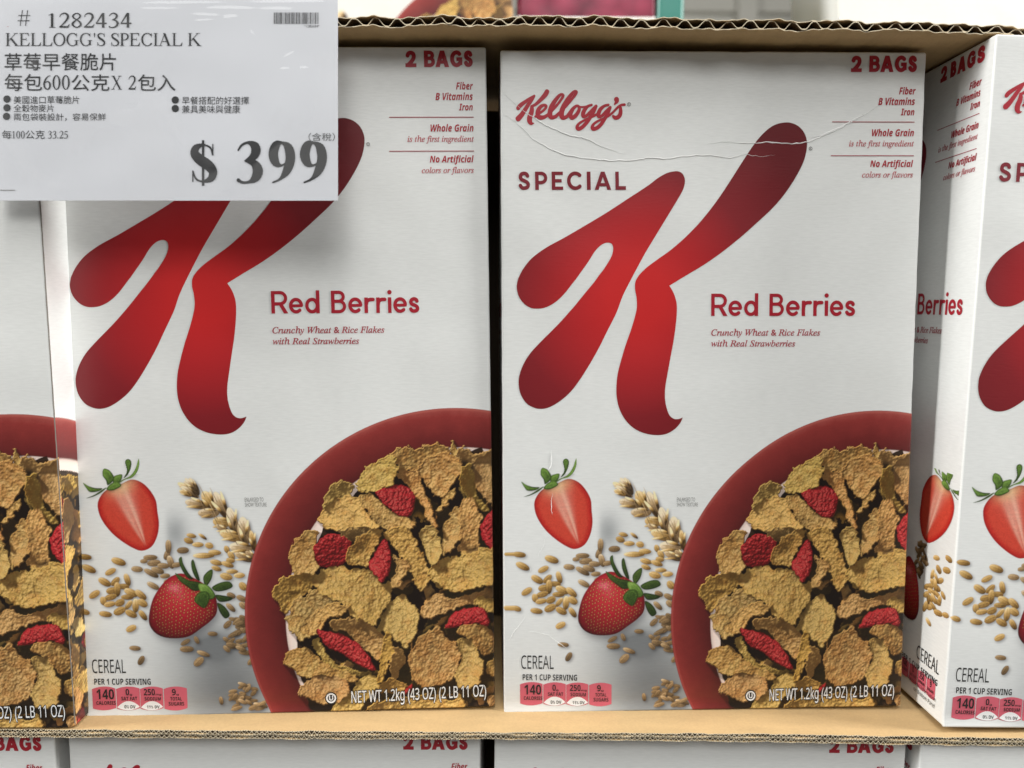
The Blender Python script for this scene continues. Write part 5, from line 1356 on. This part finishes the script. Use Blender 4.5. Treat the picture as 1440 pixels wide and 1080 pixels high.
# crease ridges in the dented carton
rnd = random.Random(5)
for P in CREASES:
    v, f = [], []
    S = spline([(p[0], p[1]) for p in P], 5, closed=False)
    soft_ = .62 if P[0][1] < 118 else 1.0
    base = len(v); m = len(S)
    for i, q in enumerate(S):
        a = S[max(0, i - 1)]; c = S[min(m - 1, i + 1)]
        dx, dy = c[0] - a[0], c[1] - a[1]; l = math.hypot(dx, dy) + 1e-9
        nx, ny = -dy / l, dx / l
        w = soft_ * (.22 + .16 * rnd.random()) * min(1, .15 + 3 * min(i, m - 1 - i) / m)
        jx, jy = rnd.uniform(-.2, .2), rnd.uniform(-.28, .28)
        h_ = soft_ * (.13 + .13 * rnd.random()) * min(1, .2 + 3 * min(i, m - 1 - i) / m)
        for s_, hh in ((-1.0, .06), (0.1, h_ + .06), (1.0, .06)):
            v.append(((q[0] + jx + nx * w * s_) / 1000 - BOX_W / 2, -hh / 1000, (q[1] + jy + ny * w * s_) / 1000))
    for i in range(m - 1):
        for j in range(2):
            a = base + i * 3 + j; f.append((a, a + 3, a + 4, a + 1))
    cre = mesh_obj('crease', v, f, M_CREASE, boxes['C'], smooth=False)
# the bare board along the corner of the first box
v, f = [], []
n = 120
for i in range(n + 1):
    z = BOX_H * (i / n) * .992 + .001
    a0 = .62 + .025 * math.sin(i * 1.9) + .03 * rnd.random(); a1 = a0 + .40 + .05 * rnd.random()
    for a in (a0, (a0 + a1) / 2, a1):
        rr_ = R_EDGE + .00016
        v.append((BOX_W / 2 - R_EDGE + rr_ * math.sin(a), R_EDGE - rr_ * math.cos(a), z))
for i in range(n):
    for j in range(2):
        a = i * 3 + j; f.append((a, a + 1, a + 4, a + 3))
we = mesh_obj('worn_corner', v, f, M_EDGE, boxes['A'], smooth=True); we['label'] = 'bare grey board along the worn corner'

# lower row in the case below
zl_ = FLOOR_Z - .0048 - BOX_H
for x, y, lab in ((-.3010, .3280, 'cereal box in the lower case under the box with the bare grey corner'),
                  (-.1080, .3310, 'cereal box in the lower case under the smooth box behind the price sign'),
                  (.0865, .3305, 'cereal box in the lower case under the dented box'),
                  (.2775, .3250, 'cereal box in the lower case under the box with the lettered side panel')):
    o = copy_tree(proto); set_box(o, (x, y, 0.004, -.004, 0.002, zl_), lab)
# boxes of the case standing on top, set back
zt = .1212
for x, y, rz, ry, lab in ((-.0955, .640, 0.0, 0, 'blurred cereal box on top of the case with a red bowl over the torn edge'),
                      (.4930, .662, -.02, 0, 'blurred cereal box on top of the case with a green strawberry leaf over the edge'),
                      (.3640, .745, math.pi + .05, .10, 'blurred cereal box on top of the case leaning and turned to its plain white back')):
    o = copy_tree(proto); set_box(o, (x, y, rz, 0, ry, zt), lab)

# ------------------------------------------------------------------ price sign: printed sheet in a clear sleeve, leaning on the case edge
SD = .3088
MMPX = SD / 1081.0 * 1000
sign = thing('price_sign', 'white printed price sign in a glossy clear sleeve leaning across the tops of the boxes', 'price sign')
c0 = Vector((0, 0, 0)) + fw * SD + rt * ((0 - 720) / 1081 * SD) + up * ((540 - 282) / 1081 * SD)
sign.matrix_world = Matrix(((rt.x, -fw.x * -1, up.x, c0.x), (rt.y, fw.y, up.y, c0.y), (rt.z, fw.z, up.z, c0.z), (0, 0, 0, 1)))
M_SHEET, nt, b = new_mat('white_sign_paper')
paper_bump(nt, b, .05, (40, 40, 40))
b.inputs['Base Color'].default_value = (0.60, 0.615, 0.655, 1); b.inputs['Roughness'].default_value = .5
M_SIGNINK = ink_material('black_toner', (0.008, 0.009, 0.011, 1), .5)
M_SIGNPRICE = ink_material('dark_grey_toner', (0.013, 0.014, 0.016, 1), .5)
M_FILM, nt, b = new_mat('clear_sleeve_film')
N, Lk = nt.nodes, nt.links
tr = N.new('ShaderNodeBsdfTransparent'); gl = N.new('ShaderNodeBsdfGlossy'); gl.inputs['Roughness'].default_value = .09
mx = N.new('ShaderNodeMixShader'); tc = N.new('ShaderNodeTexCoord')
nz = N.new('ShaderNodeTexNoise'); nz.inputs['Scale'].default_value = 26; nz.inputs['Detail'].default_value = 2.5; nz.inputs['Distortion'].default_value = 1.2
rp = N.new('ShaderNodeValToRGB'); rp.color_ramp.elements[0].position = .50; rp.color_ramp.elements[0].color = (0, 0, 0, 1); rp.color_ramp.elements[1].position = .56; rp.color_ramp.elements[1].color = (.05, .05, .05, 1)
df = N.new('ShaderNodeBsdfDiffuse'); df.inputs['Color'].default_value = (.88, .88, .88, 1)
m2 = N.new('ShaderNodeMixShader')
Lk.new(tc.outputs['Object'], nz.inputs['Vector']); Lk.new(nz.outputs['Fac'], rp.inputs['Fac'])
Lk.new(rp.outputs['Color'], m2.inputs['Fac']); Lk.new(tr.outputs['BSDF'], m2.inputs[1]); Lk.new(df.outputs['BSDF'], m2.inputs[2])
mx.inputs['Fac'].default_value = .055
Lk.new(m2.outputs['Shader'], mx.inputs[1]); Lk.new(gl.outputs['BSDF'], mx.inputs[2])
Lk.new(mx.outputs['Shader'], N['Material Output'].inputs['Surface'])
SW, SH = 475 * MMPX, 282 * MMPX
ex = 2.0
def sheet(name, y0, y1, mat, x0=-ex, x1=SW, z0=0.0, z1=SH + .6):
    return slab(name, x0 / 1000, y0 / 1000, z0 / 1000, x1 / 1000, y1 / 1000, z1 / 1000, mat, sign)
sheet('printed_sheet', .0, .25, M_SHEET)
# the sleeve: a thin film lying in soft waves, with a few sharp folds near its top
folds = [((500, 46), (860, 40), 2.6, .32), ((860, 40), (1230, 47), 3.0, .42), ((790, 66), (1000, 76), 2.4, .34), ((1000, 80), (815, 96), 2.4, .30), ((1175, 300), (1310, 294), 3.4, .26), ((540, 22), (1380, 14), 2.6, .25), ((60, 560), (110, 640), 4, .2), ((1050, 130), (1160, 275), 5, .2), ((1160, 275), (1300, 200), 5, .2)]
nx_, ny_ = 260, 160
gv, gf = [], []
for j in range(ny_ + 1):
    for i in range(nx_ + 1):
        u = -ex + (SW + ex) * i / nx_; v = (SH + .6) * j / ny_
        px, py = u / MMPX * 3, (SH - v) / MMPX * 3
        h = .25 * math.sin(px * .006 + 1.3 * math.sin(py * .009)) + .18 * math.sin(py * .011 + px * .004)
        for (ax, ay), (bx, by), wd_, ht in folds:
            L2 = (bx - ax) ** 2 + (by - ay) ** 2
            t = max(0, min(1, ((px - ax) * (bx - ax) + (py - ay) * (by - ay)) / L2))
            dd = math.hypot(px - ax - t * (bx - ax), py - ay - t * (by - ay))
            h += 1.35 * ht * (.55 + .45 * math.sin(t * 9 + ax)) * math.exp(-(dd / (wd_ * 2.2)) ** 2) * min(1, 6 * t * (1 - t) + .2)
        gv.append((u / 1000, (-.75 - h * .5) / 1000, v / 1000))
for j in range(ny_):
    for i in range(nx_):
        a = j * (nx_ + 1) + i; gf.append((a, a + 1, a + nx_ + 2, a + nx_ + 1))
film = mesh_obj('clear_sleeve', gv, gf, M_FILM, sign, smooth=True)
sg = lambda x, y: (x / 3 * MMPX, SH - y / 3 * MMPX)
def sign_obj(name, fl, mat, lay=0):
    return mesh_obj(name, [(u / 1000, -.0001 - .00006 * lay, v / 1000) for u, v in fl.v], fl.f, mat, sign)
def S(fl, t, x0, x1, base, top, k=1.0):
    a, c = sg(x0, base), sg(x1, top); put_serif(fl, t, a[0], c[0], a[1], c[1], k)
def J(fl, t, x0, x1, ytop, ybot, bold=0.0):
    a, c = sg(x0, ybot), sg(x1, ytop); put_text(fl, t, a[0], c[0], a[1], c[1], fit_box=True, bold=bold)
fl = Flat()
S(fl, '#', 75, 128, 108, 48); S(fl, '1282434', 205, 555, 117, 55)
sign_obj('item_number', fl, M_SIGNINK)
fl = Flat(); S(fl, "KELLOGG'S SPECIAL K", 25, 850, 194, 140); sign_obj('product_heading', fl, M_SIGNINK)
fl = Flat()
J(fl, '草莓早餐脆片', 20, 490, 224, 298, .004)
J(fl, '每包', 20, 178, 312, 384, .004); S(fl, '600', 183, 295, 378, 318); J(fl, '公克', 302, 462, 314, 384, .004)
S(fl, 'X', 470, 515, 378, 320); S(fl, '2', 543, 575, 378, 320); J(fl, '包入', 582, 740, 314, 384, .004)
sign_obj('product_description', fl, M_SIGNINK)
fl = Flat()
for x, y in ((30, 418), (30, 455), (28, 491), (740, 422), (740, 458)):
    q = sg(x, y); fl.polys([disc(q[0], q[1], 15.5 / 3 * MMPX, 20)])
J(fl, '美國進口草莓脆片', 58, 335, 405, 438, 0); J(fl, '全穀物麥片', 58, 228, 441, 473, 0); J(fl, '兩包袋裝設計，容易保鮮', 58, 447, 478, 510, 0)
J(fl, '早餐搭配的好選擇', 768, 1050, 408, 441, 0); J(fl, '兼具美味與健康', 768, 1013, 444, 478, 0)
sign_obj('bullet_points', fl, M_SIGNINK)
fl = Flat()
J(fl, '每', 9, 49, 550, 586); S(fl, '100', 53, 105, 584, 553); J(fl, '公克', 108, 189, 550, 586); S(fl, '33.25', 203, 287, 584, 553)
sign_obj('unit_price', fl, M_SIGNINK)
fl = Flat(); J(fl, '（含稅）', 1302, 1413, 561, 595); sign_obj('tax_note', fl, M_SIGNINK)
fl = Flat()
S(fl, '$', 803, 917, 768, 608, 1.75)
S(fl, '3', 998, 1110, 772, 599, 1.85); S(fl, '9', 1133, 1246, 772, 599, 1.85); S(fl, '9', 1265, 1380, 772, 599, 1.85)
sign_obj('price', fl, M_SIGNPRICE)
fl = Flat(); rnd = random.Random(12)
x = 1155.0
while x < 1346:
    wbar = rnd.choice((1.6, 1.6, 3.6)); a, c = sg(x, 101), sg(min(x + wbar, 1348), 53)
    fl.polys([rect(a[0], a[1], c[0], c[1])]); x += wbar + rnd.choice((1.8, 1.8, 3.4))
J(fl, '*1282434*', 1284, 1348, 105, 116)
sign_obj('barcode', fl, M_SIGNINK)
fl = Flat(); a, c = sg(0, 804), sg(64, 801); fl.polys([rect(a[0], a[1], c[0], c[1])]); sign_obj('footer_rule', fl, M_GREYINK)

# ------------------------------------------------------------------ what shows, out of focus, over the top edge
def plain(name, colour, rough=.6):
    m, nt, b = new_mat(name); tc, nz = paper_bump(nt, b, .1, (20, 20, 20)); b.inputs['Base Color'].default_value = colour + (1,); b.inputs['Roughness'].default_value = rough
    return m
M_BERRYBAG = plain('berry_coloured_film', (.22, .03, .065), .3)
_nt = M_BERRYBAG.node_tree; _v = _nt.nodes.new('ShaderNodeTexVoronoi'); _v.inputs['Scale'].default_value = 55
_r = _nt.nodes.new('ShaderNodeValToRGB'); _r.color_ramp.elements[0].color = (.34, .05, .10, 1); _r.color_ramp.elements[1].color = (.10, .012, .03, 1)
_tc = [q for q in _nt.nodes if q.bl_idname == 'ShaderNodeTexCoord'][0]
_nt.links.new(_tc.outputs['Object'], _v.inputs['Vector']); _nt.links.new(_v.outputs['Distance'], _r.inputs['Fac']); _nt.links.new(_r.outputs['Color'], _nt.nodes['Principled BSDF'].inputs['Base Color'])
M_TEAL = plain('teal_film', (.05, .22, .19), .3)
M_CREAM = plain('cream_paint', (.62, .56, .42)); M_STEEL = plain('grey_rack_steel', (.36, .35, .31), .45)
M_WALL = plain('pale_store_wall', (.62, .61, .55), .9)

bag = thing('snack_carton', 'blurred berry coloured carton with a teal end beside the red bowl box', 'carton')
rounded_box('carton_body', .112, .08, .20, .004, M_BERRYBAG, bag).location = (0, 0, 0)
o = rounded_box('teal_end', .022, .082, .20, .004, M_TEAL, bag); o.location = (.0675, -.001, 0)
o = rounded_box('pale_band', .1125, .0805, .012, .002, M_CARD, bag); o.location = (0, -.0003, .098)
bag.location = (.058, .645, .121)
post = thing('rack_post', 'cream upright rack post standing behind the cases', 'rack post')
rounded_box('column', .05, .05, 2.4, .003, M_CREAM, post); rounded_box('foot_plate', .12, .1, .01, .002, M_CREAM, post).location = (0, -.02, 0)
post.location = (.17, 1.15, -1.2)
rack = thing('storage_rack', 'grey steel warehouse rack blurred far behind the cases', 'storage rack')
for x in (-.9, .55, 2.0): rounded_box('upright', .09, .09, 3.4, .005, M_STEEL, rack).location = (x, 0, 0)
for z in (.5, 1.75, 2.62): rounded_box('beam', 2.99, .05, .11, .005, M_STEEL, rack).location = (.55, .03, z)
rounded_box('deck', 2.9, .8, .02, .003, M_STEEL, rack).location = (.55, .06, 1.86)
rack.location = (.5, 3.6, -1.3)
wall = tag(slab('store_wall', -7, 7.0, -1.3, 9, 7.2, 6, M_WALL, None), 'pale wall of the store seen in a narrow strip behind everything', 'wall')
fl_ = slab('floor', -7, -9, -1.32, 9, 7.0, -1.3, plain('store_floor', (.14, .135, .125), .5), None); fl_['kind'] = 'structure'
